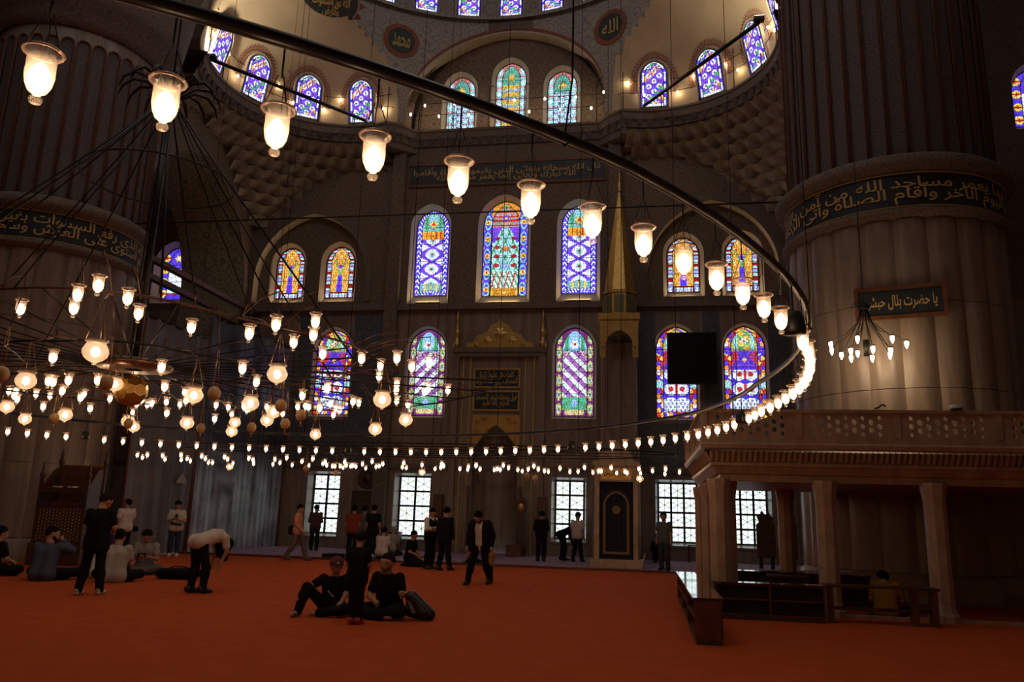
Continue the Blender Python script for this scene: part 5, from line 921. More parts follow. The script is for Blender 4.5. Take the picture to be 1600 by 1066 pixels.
def arm_to(t, p, c, hoops, dz, top):
    """thin bracket from the lamp's hanger to the nearest hoop of its chandelier"""
    v = Vector((p[0]-c.x, p[1]-c.y, 0)); best = None
    for rx, ry, z in hoops:
        for k in range(72):
            a = 2*math.pi*k/72
            if rx == 4.6 and not 15 < k*5 < 205: continue
            q = Vector((rx*math.cos(a), ry*math.sin(a), z)); d = (Vector((v.x, v.y, p[2]+top))-q).length
            if best is None or d < best[0]: best = (d, q)
    q = best[1]; e = Vector((c.x+q.x-p[0], c.y+q.y-p[1], q.z-p[2])); m_ = e*.5+Vector((0, 0, top*.5+.05)); R3 = Matrix.Rotation(-t.rotation_euler.z, 3, 'Z')
    MB().tube([tuple(R3 @ Vector((0, 0, top-.01))), tuple(R3 @ m_), tuple(R3 @ e)], .006, 4).build('bracket', M_WOODR, t)
def px_order(P): return sorted(range(len(P)), key=lambda i: math.atan2(P[i][0], P[i][1]))
HOOPS = [(r, r, 3.3+z) for r, z in TIERS]
def inner_set(P, kind, name, what, cat, top):
    cnt = {}
    for i in px_order(P):
        p = P[i]; az = math.degrees(math.atan2(p[0], p[1])); far_ = math.hypot(p[0], p[1]) > 10.2
        zone = ('left of the chandelier pole' if az < -36 else 'between the pole and the tarpaulin print' if az < -24.5 else 'before the purple windows'); row = 'far side' if far_ else 'near side'
        key = (zone, row); cnt[key] = cnt.get(key, 0)+1
        t = hang(kind, name, p, '%s %s from the left, %s, %s' % (nth(cnt[key]), what, row, zone), cat, '%s %s, %s' % (what, zone, row), rz=i*.9); arm_to(t, p, CC, HOOPS, 0, top)
inner_set(CUPS, CUP, 'glass_lamp', 'bell-shaped lamp', 'lamp', .235)
inner_set(BOWLS, BOWL, 'bowl_lamp', 'glass bowl lamp', 'lamp', .3)
inner_set(EGGS, EGG, 'ostrich_egg', 'ribbed ostrich egg', 'ornament', .36)
# the far ring in front of the mihrab
fc = tag(empty('bay_chandelier', (X0, 21.0, 3.1)), 'far dark iron chandelier frame hanging before the mihrab', 'chandelier')
for r in (2.2, 4.4, 7.0): MB().tube([(r*math.cos(2*math.pi*i/90), r*.34*math.sin(2*math.pi*i/90), .16) for i in range(90)], .016, 4, True).build('hoop', M_IRON, fc)
for k in range(12): a = k*math.pi/6; MB().tube([(0, 0, .17), (7.0*math.cos(a), 2.38*math.sin(a), .17)], .010, 4).build('spoke', M_IRON, fc)
for x, y in ((-7.0, 0), (-4.4, 0), (4.4, 0), (7.0, 0), (0, 1.5), (0, -1.5), (-2.2, 0), (2.2, 0), (-5.5, 1.8), (5.5, 1.8)): MB().tube([(x, y, .16), (x, y, 26 if abs(x) < 7 else 20)], .009, 4).build('suspension_cable', M_IRON, fc)
FC = Vector((X0, 21.0, 0)); FH = [(r, r*.34, 3.26) for r in (2.2, 4.4, 7.0)]; cnt = {}
for i in px_order(FAR):
    p = FAR[i]; sd = 'the tarpaulin' if p[0] < -9.5 else 'the mihrab' if p[0] < -4 else 'the minbar'; cnt[sd] = cnt.get(sd, 0)+1
    t = hang(CUP, 'glass_lamp', p, '%s tiny lamp from the left in the low scattered row before %s' % (nth(cnt[sd]), sd), 'lamp', 'far lamps before '+sd, rz=i*.6); arm_to(t, p, FC, FH, 0, .235)
for i, p in enumerate(FARB): hang(BOWL, 'bowl_lamp', p, 'far glass bowl lamp in the lower row, ' + ('before the tarpaulin', 'over the lattice window near the mihrab', 'beside the minbar')[i], 'lamp', 'far bowl lamps')
for i, p in enumerate(FARE): hang(EGG, 'ostrich_egg', p, 'small far ostrich egg ornament, ' + ('before the lattice window near the tarpaulin', 'at the tarpaulin edge', 'nearer the mihrab of the hanging pair', 'farther from the mihrab of the hanging pair')[i], 'ornament', 'far ostrich eggs', 1.2)
# ring of windows of the great dome, above the frame: the hall's main daylight
gd = struct(empty('ceiling_great_dome', (X0, 8.7, 0)), 'great dome over the hall')
MB().lathe([(12.2, 30.2), (12.4, 32.9)], 80).build('drum', M_DOMEP, gd)
dw = MB().add([(-.55, 0, 30.4), (.55, 0, 30.4), (.55, 0, 32.2), (.38, 0, 32.6), (0, 0, 32.8), (-.38, 0, 32.6), (-.55, 0, 32.2)], [(0, 1, 2, 3, 4, 5, 6)]); dm = emitter('dome_daylight', (.9, .88, .95), DOME_E)
dwo = dw.build('dome_window', dm, gd); dwo.location = (0, 12.15, 0)
for k in range(1, 28): a = 2*math.pi*k/28; o = place('dome_window', dwo.data, gd, (-12.15*math.sin(a), 12.15*math.cos(a), 0), rz=a)
# ------------------------------------------------------------------ people: smooth-blended body, clothes as children
def blend(prims, h, k=.035, cut=None, infl=0.):
    """surface of a smooth union of tapered capsules (a, b, ra, rb), by surface nets"""
    A = np.array([p[0] for p in prims], float); B = np.array([p[1] for p in prims], float); ra = np.array([p[2] for p in prims])+infl; rb = np.array([p[3] for p in prims])+infl
    rm = np.maximum(ra, rb)[:, None]; lo = (np.minimum(A, B)-rm).min(0)-3*h; hi = (np.maximum(A, B)+rm).max(0)+3*h; n = np.ceil((hi-lo)/h).astype(int)+1
    Dg = np.full(n, 1.0); ax = [lo[i]+h*np.arange(n[i]) for i in range(3)]
    for a, b, r0, r1 in zip(A, B, ra, rb):
        r = max(r0, r1)+k+2.5*h; i0 = np.maximum(0, np.floor((np.minimum(a, b)-r-lo)/h).astype(int)); i1 = np.minimum(n, np.ceil((np.maximum(a, b)+r-lo)/h).astype(int)+1)
        P = np.stack(np.meshgrid(*[ax[i][i0[i]:i1[i]] for i in range(3)], indexing='ij'), -1)-a; ab = b-a; t = np.clip((P@ab)/max(1e-9, ab@ab), 0, 1)
        d = np.sqrt(((P-t[..., None]*ab)**2).sum(-1))-(r0+(r1-r0)*t); S = Dg[i0[0]:i1[0], i0[1]:i1[1], i0[2]:i1[2]]; q = np.clip(.5+.5*(S-d)/k, 0, 1); S[...] = S*(1-q)+d*q-k*q*(1-q)
    if cut is not None: Dg = np.maximum(Dg, cut(*np.meshgrid(*ax, indexing='ij')))
    s = Dg < 0; cs = np.zeros(n-1, int)
    for dx in (0, 1):
        for dy in (0, 1):
            for dz in (0, 1): cs += s[dx:n[0]-1+dx, dy:n[1]-1+dy, dz:n[2]-1+dz]
    act = np.argwhere((cs > 0) & (cs < 8)); idx = np.full(n-1, -1); idx[tuple(act.T)] = np.arange(len(act)); acc = np.zeros((len(act), 3)); cnt = np.zeros(len(act))
    cor = [(x, y, z) for x in (0, 1) for y in (0, 1) for z in (0, 1)]
    for p in cor:
        for q in cor:
            if sum(p) < sum(q) and sum(abs(p[i]-q[i]) for i in range(3)) == 1:
                dp = Dg[tuple((act+p).T)]; dq = Dg[tuple((act+q).T)]; m = (dp < 0) != (dq < 0); t = dp[m]/(dp[m]-dq[m]); acc[m] += np.array(p)+t[:, None]*(np.array(q)-np.array(p)); cnt[m] += 1
    V = lo+h*(act+acc/cnt[:, None]); F = []
    for a in range(3):
        b, c = (a+1) % 3, (a+2) % 3; e = np.eye(3, dtype=int); s0 = [slice(None)]*3; s1 = [slice(None)]*3; s0[a] = slice(0, n[a]-1); s1[a] = slice(1, n[a]); x = np.argwhere(s[tuple(s0)] != s[tuple(s1)])
        x = x[(x[:, b] > 0) & (x[:, c] > 0) & (x[:, b] < n[b]-1) & (x[:, c] < n[c]-1)]; inn = s[tuple(x.T)]
        q = np.stack([idx[tuple((x-e[b]*i-e[c]*j).T)] for i, j in ((0, 0), (1, 0), (1, 1), (0, 1))], 1); q[~inn] = q[~inn][:, ::-1]; F.append(q)
    return V, np.concatenate(F)
def skin_obj(name, prims, h, m, parent, **k):
    V, F = blend(prims, h, **k); me = bpy.data.meshes.new(name); me.from_pydata(V.tolist(), [], F.tolist()); me.materials.append(m); me.polygons.foreach_set('use_smooth', [True]*len(me.polygons)); me.update(); return place(name, me, parent)
def L3(a, b, t): return tuple(a[i]+(b[i]-a[i])*t for i in range(3))
SKIN = mat('skin', (.42, .22, .14), .6); SKIN2 = mat('skin_tan', (.34, .17, .10), .6)
HAIRC = mat('black_hair', (.008, .006, .005), .95); HAIRG = mat('white_hair', (.45, .42, .40), .7); HAIRB = mat('dark_brown_hair', (.016, .009, .006), .95)
def cloth(name, c, **k):
    m = mat(name, c, .9, **k); m.node_tree.nodes['Principled BSDF'].inputs['Specular IOR Level'].default_value = .12; return m
STUB = mat('stubble', (.13, .065, .04), .9)
EYE = mat('eye_dark', (.02, .012, .01), .3)
STAND = dict(hipz=.92, pel=(0, 0, .95), lean=0., kneeL=(-.10, .02, .50), kneeR=(.10, .02, .50), ankL=(-.10, -.02, .09), ankR=(.10, -.02, .09), hdir=(0, 1, 0))
def person(label, pos, face, J, top, bottom, shoes=None, hair=HAIRC, skin=SKIN, sleeve=.55, scale=1., h=.017, group=None, long_hair=False, cap=None, pattern=None, extra=None, beard=False, girth=1., facehair=None):
    """J: pelvis, chest, neck, head, shoulders, elbows, wrists, hips, knees, ankles in metres, +y = facing; face in degrees (0 = towards the mihrab)"""
    t = tag(empty('person', (pos[0], pos[1], pos[2] if len(pos) > 2 else 0), R_(-face)), label, 'person', group); t.scale = (scale,)*3; h = h/scale if scale < 1 else h
    g = girth; P, Cc, N, H = J['pel'], J['chest'], J['neck'], J['head']; up = Vector(Cc)-Vector(P); fw = Vector(J.get('fwd', (0, 1, 0))); sd = Vector(J['shR'])-Vector(J['shL']); sd.normalize()
    def sx(p, d): return tuple(Vector(p)+sd*d)
    mid = L3(P, Cc, .5)
    torso = [(sx(Cc, -.085), sx(mid, -.07), .108*g, .10*g), (sx(Cc, .085), sx(mid, .07), .108*g, .10*g), (sx(mid, -.07), sx(P, -.075), .10*g, .115*g), (sx(mid, .07), sx(P, .075), .10*g, .115*g), (J['shL'], Cc, .058, .088), (J['shR'], Cc, .058, .088), (L3(Cc, N, .55), N, .075, .058)]
    armU = [(J['shL'], J['elL'], .052, .041), (J['shR'], J['elR'], .052, .041)]; armF = [(J['elL'], J['wrL'], .041, .028), (J['elR'], J['wrR'], .041, .028)]
    thigh = [(J['hipL'], J['knL'], .09*g, .062), (J['hipR'], J['knR'], .09*g, .062)]; shin = [(J['knL'], L3(J['knL'], J['anL'], .35), .06, .060), (J['knR'], L3(J['knR'], J['anR'], .35), .06, .060), (L3(J['knL'], J['anL'], .3), J['anL'], .060, .040), (L3(J['knR'], J['anR'], .3), J['anR'], .060, .040)]
    feet = []
    for s in 'LR':
        a = Vector(J['an'+s]); to = Vector(J.get('to'+s, tuple(a+fw*.17-Vector((0, 0, .055))))); feet += [(tuple(a+Vector((0, 0, -.02))-(to-a).normalized()*.05), tuple(to), .042, .034)]
    hd = Vector(J.get('look', (0, 1, 0))).normalized(); hu = (Vector(H)-Vector(N)).normalized(); hu = (hu-hd*hu.dot(hd)).normalized(); hr = hd.cross(hu); Hc = Vector(H)
    X = lambda r, f, u_: tuple(Hc+hr*r+hd*f+hu*u_)
    head = [(N, X(0, -.01, -.06), .056, .06), (X(0, -.015, .035), X(0, -.005, .02), .098, .095), (X(0, .01, .0), X(0, .025, -.075), .080, .052), (X(0, .085, .0), X(0, .105, -.028), .014, .017), (X(-.085, -.01, .015), X(-.088, -.012, -.02), .018, .014), (X(.085, -.01, .015), X(.088, -.012, -.02), .018, .014), (X(-.03, .085, -.062), X(.03, .085, -.062), .012, .012), (X(-.045, .078, .03), X(.045, .078, .03), .016, .016)]
    # hands: palm in the blend, five bent fingers added as tapered tubes
    fing = MB(); palms = []
    for s, o in (('L', -1), ('R', 1)):
        w_ = Vector(J['wr'+s]); d = (w_-Vector(J['el'+s])).normalized(); hd_ = Vector(J.get('hand'+s, tuple(d))).normalized(); nrm = hd_.cross(Vector((0, 0, 1)) if abs(hd_.z) < .9 else fw); nrm.normalize(); sp = hd_.cross(nrm).normalized(); pc = w_+hd_*.075
        palms += [(tuple(w_), tuple(pc-sp*.016), .027, .026), (tuple(w_), tuple(pc+sp*.016), .027, .026)]; curl = J.get('curl', .5)
        for q, ln in zip((-.027, -.009, .009, .027), (.062, .078, .074, .056)):
            b0 = pc+sp*q+hd_*.005; b1 = b0+(hd_*math.cos(curl*.7)+nrm*math.sin(curl*.7)*o)*ln*.55; b2 = b1+(hd_*math.cos(curl*1.7)+nrm*math.sin(curl*1.7)*o)*ln*.5; fing.tube([tuple(b0), tuple(b1), tuple(b2)], [.0105, .0095, .007], 5)
        tb = w_+hd_*.03+sp*.024; fing.tube([tuple(tb), tuple(tb+(hd_*.6+sp*.75)*.04), tuple(tb+(hd_*.95+sp*.5+nrm*.2*o)*.07)], [.013, .011, .008], 5)
    V, F = blend(torso+armU+armF+thigh+shin+feet+head+palms, h); me = bpy.data.meshes.new('body'); o = len(V)
    me.from_pydata(V.tolist()+[tuple(v) for v in fing.v], [], F.tolist()+[tuple(i+o for i in f) for f in fing.f]); me.materials.append(skin); me.polygons.foreach_set('use_smooth', [True]*len(me.polygons)); me.update(); place('body', me, t)
    # clothes
    sl = [(a, L3(a, b, min(1, sleeve/.55*.62) if sleeve <= .55 else 1), ra+.005, (ra+(rb-ra)*.6)+.013) for a, b, ra, rb in armU]
    if sleeve > .9: sl += [(a, L3(a, b, .92), ra+.01, rb+.012) for a, b, ra, rb in armF]
    hem = [(sx(P, -.08), sx(tuple(Vector(P)-up.normalized()*J.get('hem', .06)), -.085), .12*g, .122*g), (sx(P, .08), sx(tuple(Vector(P)-up.normalized()*J.get('hem', .06)), .085), .12*g, .122*g)]
    skin_obj('shirt', torso[:6]+sl+hem+[(torso[6][0], L3(torso[6][0], torso[6][1], .25), .075, .07)], h, top, t, infl=.014)
    pel = [(sx(P, -.07), J['hipL'], .115*g, .10*g), (sx(P, .07), J['hipR'], .115*g, .10*g)]
    skin_obj('trousers', pel+thigh+[(a, b, ra+.004, rb+.016) for a, b, ra, rb in shin], h, bottom, t, infl=.013)
    if shoes: 
        for f_ in feet: skin_obj('shoe', [f_, (f_[0], L3(f_[0], f_[1], .5), .05, .045)], h*.9, shoes, t, infl=.012)
    if hair:
        hp_ = [(X(0, -.018, .042), X(0, -.01, .03), .104, .10)]
        if long_hair: hp_ += [(X(0, -.04, .0), X(0, -.07, -.16), .09, .075), (X(0, -.06, -.12), tuple(Vector(X(0, -.07, -.14))+Vector((0, 0, -.2))), .075, .05), (X(.05, 0, 0), tuple(Vector(X(.06, .03, -.05))+Vector((0, 0, -.22))), .05, .03), (X(-.05, 0, 0), tuple(Vector(X(-.06, .03, -.05))+Vector((0, 0, -.22))), .05, .03)]
        cutf = None if long_hair else (lambda x, y, z: np.minimum(1, ((x-Hc.x)*hd.x+(y-Hc.y)*hd.y+(z-Hc.z)*hd.z)*.75-((x-Hc.x)*hu.x+(y-Hc.y)*hu.y+(z-Hc.z)*hu.z)+.006+.02*np.sin(x*70)*np.cos(y*60)))
        skin_obj('hair', hp_, h*.8, hair, t, infl=.008, cut=cutf)
    if beard: skin_obj('beard', [(X(-.05, .03, -.07), X(0, .06, -.095), .035, .035), (X(.05, .03, -.07), X(0, .06, -.095), .035, .035)], h*.8, facehair or HAIRC, t)
    ey = MB()
    for e in (-.034, .034): ey.ball(X(e, .088, .012), .011, 6, 4)
    ey.build('eyes', EYE, t)
    if cap:
        skin_obj('cap', [(X(0, -.012, .05), X(0, .0, .045), .108, .105)], h*.8, cap, t, infl=.012, cut=lambda x, y, z: .03-((x-Hc.x)*hu.x+(y-Hc.y)*hu.y+(z-Hc.z)*hu.z)); skin_obj('cap_peak', [(X(-.05, .09, .045), X(-.045, .17, .035), .014, .012), (X(.05, .09, .045), X(.045, .17, .035), .014, .012), (X(0, .09, .05), X(0, .19, .035), .014, .012)], .012, cap, t)
    if extra: extra(t, J, X)
    return t
def standing(**o):
    J = dict(pel=(0, 0, .96), chest=(0, .0, 1.30), neck=(0, .01, 1.48), head=(0, .03, 1.615), shL=(-.185, 0, 1.40), shR=(.185, 0, 1.40), elL=(-.23, -.02, 1.12), elR=(.23, -.02, 1.12), wrL=(-.22, .06, .88), wrR=(.22, .06, .88), hipL=(-.095, 0, .90), hipR=(.095, 0, .90), knL=(-.105, .02, .49), knR=(.105, .02, .49), anL=(-.11, -.03, .085), anR=(.11, -.03, .085)); J.update(o); return J
def sitting(**o):       # cross-legged on the floor
    J = dict(pel=(0, 0, .13), chest=(0, .07, .46), neck=(0, .11, .64), head=(0, .16, .775), shL=(-.185, .09, .57), shR=(.185, .09, .57), elL=(-.25, .16, .31), elR=(.25, .16, .31), wrL=(-.13, .36, .25), wrR=(.13, .36, .25), hipL=(-.10, .03, .12), hipR=(.10, .03, .12), knL=(-.37, .36, .13), knR=(.37, .36, .13), anL=(.10, .42, .07), anR=(-.10, .46, .07), toL=(.24, .40, .05), toR=(-.24, .43, .05), look=(0, 1, -.25), hem=.02); J.update(o); return J
def kneeling(**o):
    J = dict(pel=(0, 0, .27), chest=(0, .05, .60), neck=(0, .09, .78), head=(0, .13, .915), shL=(-.185, .07, .71), shR=(.185, .07, .71), elL=(-.23, .12, .44), elR=(.23, .12, .44), wrL=(-.12, .32, .34), wrR=(.12, .32, .34), hipL=(-.10, .02, .24), hipR=(.10, .02, .24), knL=(-.14, .46, .08), knR=(.14, .46, .08), anL=(-.11, -.05, .07), anR=(.11, -.05, .07), toL=(-.1, -.2, .04), toR=(.1, -.2, .04), look=(0, 1, -.3), hem=.02); J.update(o); return J
BLK = cloth('black_cotton', (.009, .009, .010)); BLK2 = cloth('black_trousers', (.010, .010, .012)); WHT = cloth('white_cotton', (.62, .55, .50), noise=.12, nscale=12); GRY = cloth('light_grey_cotton', (.40, .36, .33)); NAVY = cloth('blue_grey_hoodie', (.07, .085, .12)); JEAN = cloth('blue_jeans', (.035, .05, .09)); GREYT = cloth('grey_trousers', (.13, .115, .105)); PINK = cloth('salmon_shirt', (.62, .26, .17)); REDS = cloth('dark_red_shirt', (.25, .045, .025)); GRNT = cloth('green_grey_shirt', (.09, .10, .095)); YEL = cloth('mustard_shirt', (.30, .14, .015)); YEL2 = cloth('yellow_shirt', (.55, .32, .05)); BRN = cloth('dark_grey_trousers', (.045, .04, .04)); MAR = mat('maroon_cap', (.10, .012, .018), .8); WSH = mat('white_shoes', (.6, .58, .56), .6); BSH = mat('black_shoes', (.01, .01, .01), .5); SOCK = mat('pale_socks', (.55, .45, .40), .8)
for _h in (HAIRC, HAIRB): _h.node_tree.nodes['Principled BSDF'].inputs['Specular IOR Level'].default_value = .15
def striped(name, c1, c2, sc, check=False):
    m = bpy.data.materials.new(name); m.use_nodes = True; nt = m.node_tree; b = nt.nodes['Principled BSDF']; b.inputs['Roughness'].default_value = .85; N = nt.nodes.new; L = nt.links.new; tc = N('ShaderNodeTexCoord')
    w1 = N('ShaderNodeTexWave'); w1.inputs['Scale'].default_value = sc; w1.bands_direction = 'X'; L(tc.outputs['Object'], w1.inputs[0]); mx_ = N('ShaderNodeMix'); mx_.data_type = 'RGBA'; mx_.inputs[6].default_value = (*c1, 1); mx_.inputs[7].default_value = (*c2, 1)
    if check: w2 = N('ShaderNodeTexWave'); w2.inputs['Scale'].default_value = sc; w2.bands_direction = 'Z'; L(tc.outputs['Object'], w2.inputs[0]); mm = N('ShaderNodeMath'); mm.operation = 'MULTIPLY'; L(w1.outputs[0], mm.inputs[0]); L(w2.outputs[0], mm.inputs[1]); L(mm.outputs[0], mx_.inputs[0])
    else: L(w1.outputs[0], mx_.inputs[0])
    L(mx_.outputs[2], b.inputs['Base Color']); return m
STRP = striped('striped_shirt', (.08, .07, .065), (.48, .42, .38), 14); PLAID = striped('plaid_shirt', (.05, .025, .025), (.26, .08, .07), 6, True)
def bag_at(name, label, loc, dims, m, rz=0.):
    t = tag(empty(name, loc, rz), label, 'bag'); a, b, c = dims; pr = [((-a*.6, -b*.3, c*.45), (a*.6, -b*.3, c*.45), c*.42, c*.40), ((-a*.6, b*.3, c*.42), (a*.55, b*.3, c*.5), c*.40, c*.44)]; V, F = blend(pr, .02, .06); V[:, 2] = np.maximum(V[:, 2], .004); me = bpy.data.meshes.new('body'); me.from_pydata(V.tolist(), [], F.tolist()); me.materials.append(m); me.polygons.foreach_set('use_smooth', [True]*len(me.polygons)); place('body', me, t)
    MB().tube([(-a*.45, 0, c*.8), (-a*.2, 0, c*1.0), (a*.2, 0, c*1.0), (a*.45, 0, c*.8)], .012, 5).build('strap', m, t); MB().box(-a*.5, a*.5, -b*.05, b*.05, c*.82, c*.86).build('zip', M_IRON, t); return t
# --- group on the left
person('person at the picture edge sitting on the carpet in dark T-shirt', (-13.95, 15.6), 15, sitting(look=(.3, 1, -.1)), BLK, BLK2, BSH, scale=1.15)
person('seated person in blue-grey hoodie with hand raised to mouth', (-12.3, 15.2), -12, sitting(elR=(.30, .30, .50), wrR=(.14, .27, .66), handR=(-.5, .2, .6), look=(.85, .5, -.15), curl=1.2), NAVY, BLK2, BSH, sleeve=1., beard=True, scale=1.2, girth=1.08)
person('seated person in pale pink shirt half hidden behind the standing one', (-11.75, 16.25), -25, sitting(head=(.02, .36, .70), neck=(0, .24, .60), chest=(0, .13, .43), shL=(-.19, .19, .53), shR=(.19, .19, .53), look=(0, 1, -.6)), WHT, BLK2, BSH, girth=1.1, scale=1.2)
person('standing barefoot person in black T-shirt looking down, seen from behind', (-9.75, 13.3), -8, standing(look=(.55, .8, -.45), head=(.03, .06, 1.60), elL=(-.25, .05, 1.14), elR=(.25, .06, 1.14), wrL=(-.12, .25, 1.03), wrR=(.13, .26, 1.03), handL=(.6, .5, 0), handR=(-.6, .5, 0), curl=1.1, anL=(-.16, -.10, .085), knL=(-.14, .0, .49), anR=(.13, .06, .085), hem=.14), BLK, BLK2, None, skin=SKIN, h=.015, scale=1.03, hair=HAIRB, girth=1.05,
       extra=lambda t, J, X: (MB().box(.10, .26, -.02, .10, .86, 1.02).build('purple_pouch', cloth('purple_cloth', (.04, .02, .10)), t), skin_obj('sock', [((-.16, -.14, .05), (-.16, .06, .04), .048, .04)], .014, SOCK, t), skin_obj('sock', [((.13, .02, .05), (.13, .22, .04), .048, .04)], .014, SOCK, t)))
person('seated person in light grey shirt seen from behind', (-10.9, 15.5), -20, sitting(look=(.25, 1, -.15)), GRY, BLK2, BSH, girth=1.15, scale=1.18)
person('seated person in striped shirt facing the hall and reading', (-11.75, 17.9), 160, sitting(look=(0, 1, -.7), wrL=(-.07, .36, .36), wrR=(.07, .36, .36)), STRP, GREYT, BSH, skin=SKIN2, scale=1.12, extra=lambda t, J, X: MB().box(-.09, .09, .40, .43, .36, .44).build('phone', M_BLACK, t))
person('standing person in white T-shirt with crossbody bag beside the pillar', (-15.2, 21.9), -55, standing(wrR=(.12, .2, .95), elR=(.25, .05, 1.13), look=(-.6, .8, 0)), WHT, BLK2, BSH, skin=SKIN2, extra=lambda t, J, X: (skin_obj('bag', [((.12, .14, .90), (.34, .08, .88), .09, .09)], .02, BLK, t), MB().tube([(-.14, .05, 1.48), (-.02, .155, 1.3), (.14, .17, .98)], .014, 5).build('bag_strap', M_BLACK, t)))
person('standing person in white shirt and jeans looking at a phone', (-14.85, 24.0), 152, standing(wrL=(-.05, .30, 1.16), wrR=(.06, .30, 1.18), elL=(-.26, .08, 1.10), elR=(.26, .08, 1.10), handL=(.3, .5, .5), handR=(-.3, .5, .5), look=(0, 1, -.7), curl=1.1), WHT, JEAN, WSH, beard=True, girth=1.12, extra=lambda t, J, X: (MB().box(-.04, .04, .36, .375, 1.2, 1.34).build('phone', M_BLACK, t), skin_obj('waist_bag', [((-.14, .16, 1.0), (.12, .16, 1.04), .05, .05)], .02, NAVY, t)))
person('person bowing low in white top with long dark hair', (-8.3, 14.4), 26, standing(pel=(0, -.10, .95), chest=(0, .28, 1.06), neck=(0, .44, .98), head=(0, .53, .87), shL=(-.17, .36, 1.02), shR=(.17, .36, 1.02), elL=(-.17, .42, .76), elR=(.17, .42, .76), wrL=(-.13, .34, .55), wrR=(.13, .34, .55), hipL=(-.10, -.08, .88), hipR=(.10, -.08, .88), knL=(-.11, -.04, .48), knR=(.11, .04, .48), anL=(-.11, -.1, .085), anR=(.11, .02, .085), look=(0, .35, -1), hem=.02), WHT, BLK2, BSH, long_hair=True, h=.015, girth=1.05)
bag_at('travel_bag', 'dark soft bag lying on the carpet behind the bowing person', (-10.25, 16.9, 0), (.6, .4, .27), BLK, .1)
bt = tag(empty('water_bottle', (-17.2, 18.7, 0)), 'small dark bottle standing at the pillar foot', 'bottle'); MB().lathe([(0, 0), (.05, 0), (.05, .24), (.02, .32), (.02, .35)], 10).build('body', M_BLACK, bt); MB().lathe([(.024, .34), (.024, .38), (0, .38)], 8).build('cap', M_IRON, bt)
# --- trio in the foreground
person('seated person in maroon cap and black T-shirt, arm on knee', (-4.85, 12.45), 172, sitting(chest=(-.02, .02, .44), neck=(-.03, .04, .62), head=(-.04, .07, .755), shL=(-.20, .03, .56), shR=(.17, .03, .56), knR=(.36, .30, .44), anR=(.44, .42, .085), toR=(.50, .56, .04), elR=(.33, .18, .44), wrR=(.42, .36, .34), handR=(.2, .3, -.8), elL=(-.24, .12, .33), wrL=(-.20, .33, .20), look=(-.45, 1, -.2)), BLK, BLK2, None, hair=HAIRC, cap=MAR, h=.014, scale=.97,
       extra=lambda t, J, X: (MB().ball(X(0, .118, .085), .02, 8, 5).build('cap_badge', WSH, t), MB().add([(.05, .165, .40), (.00, .165, .34), (-.05, .165, .30), (-.05, .165, .28), (.0, .165, .32), (.05, .165, .37)], [(0, 1, 4, 5), (1, 2, 3, 4)]).build('shirt_print', WSH, t), skin_obj('sock', [((.43, .38, .06), (.49, .54, .04), .045, .038)], .014, GREYT, t)))
person('standing child in black clothes seen from behind in front of the seated pair', (-4.13, 11.5), 8, standing(look=(-.1, 1, -.35), head=(0, .05, 1.61), elL=(-.24, .04, 1.13), wrL=(-.17, .20, .98), elR=(.23, .06, 1.13), wrR=(.12, .24, 1.03), anL=(-.05, -.02, .085), anR=(.07, .04, .085), knL=(-.07, .02, .49), knR=(.08, .03, .49), hem=.12), BLK, BLK2, mat('red_sneakers', (.45, .05, .05), .6), scale=.74, h=.013, girth=1.1)
person('seated bearded person in black shirt looking at the viewer', (-3.92, 12.5), 190, sitting(elL=(-.28, .16, .34), wrL=(-.36, .36, .38), handL=(-.3, .6, 0), elR=(.24, .2, .3), wrR=(.02, .4, .24), look=(.12, 1, .0)), BLK, BLK2, None, hair=HAIRB, beard=True, facehair=STUB, h=.014, scale=1.06, girth=1.1)
rb_ = tag(empty('racket_bag', (-3.42, 12.3, .0), R_(-12)), 'black rounded backpack with pale print leaning beside the seated person', 'bag')
skin_obj('body', [((-.10, 0, .33), (.16, .02, .11), .10, .10), ((-.08, .05, .28), (.2, .05, .09), .09, .09), ((-.12, 0, .14), (.1, 0, .1), .10, .10)], .016, mat('black_nylon', (.015, .015, .016), .4), rb_, k=.06); MB().tube([(-.17, -.06, .38), (-.02, -.10, .37), (.12, -.10, .26), (.26, -.07, .10)], .012, 5).build('piping', GREYT, rb_); MB().add([(-.12, -.112, .30), (-.05, -.112, .27), (.05, -.118, .12), (-.02, -.118, .10)], [(0, 1, 2, 3)]).build('printed_logo', mat('grey_print', (.22, .2, .18), .6), rb_)
# --- along the carpet edge and the mihrab wall
person('person in salmon shirt and grey trousers walking beside the tarpaulin', (-10.9, 24.5), 80, standing(anL=(-.1, .30, .10), knL=(-.1, .20, .50), anR=(.1, -.30, .12), knR=(.1, -.06, .50), wrL=(-.22, -.12, .86), wrR=(.22, .22, .92), look=(0, 1, -.3)), PINK, GREYT, GREYT, h=.02, extra=lambda t, J, X: skin_obj('backpack', [((0, -.2, 1.0), (0, -.2, .88), .10, .10)], .025, BLK, t))
person('person in plaid shirt standing at the lattice window', (-12.75, 30.3, .03), -8, standing(wrL=(-.1, .25, 1.1), wrR=(.1, .25, 1.1), look=(.3, 1, -.2)), PLAID, BLK2, BSH, h=.022, sleeve=1.)
person('person in dark red sports shirt standing with back turned', (-9.95, 26.95, .03), -5, standing(), REDS, BLK2, BSH, h=.022, skin=SKIN2, girth=1.1)
person('grey-shirted person beyond the one in dark red', (-10.15, 28.6, .03), 0, standing(), GREYT, BLK2, BSH, h=.022, sleeve=1.)
person('person in black T-shirt standing before the framed picture', (-9.15, 26.75, .03), 5, standing(anL=(-.05, -.03, .085), anR=(.06, .02, .085), hem=.1), BLK, BLK2, WSH, h=.022, scale=1.02)
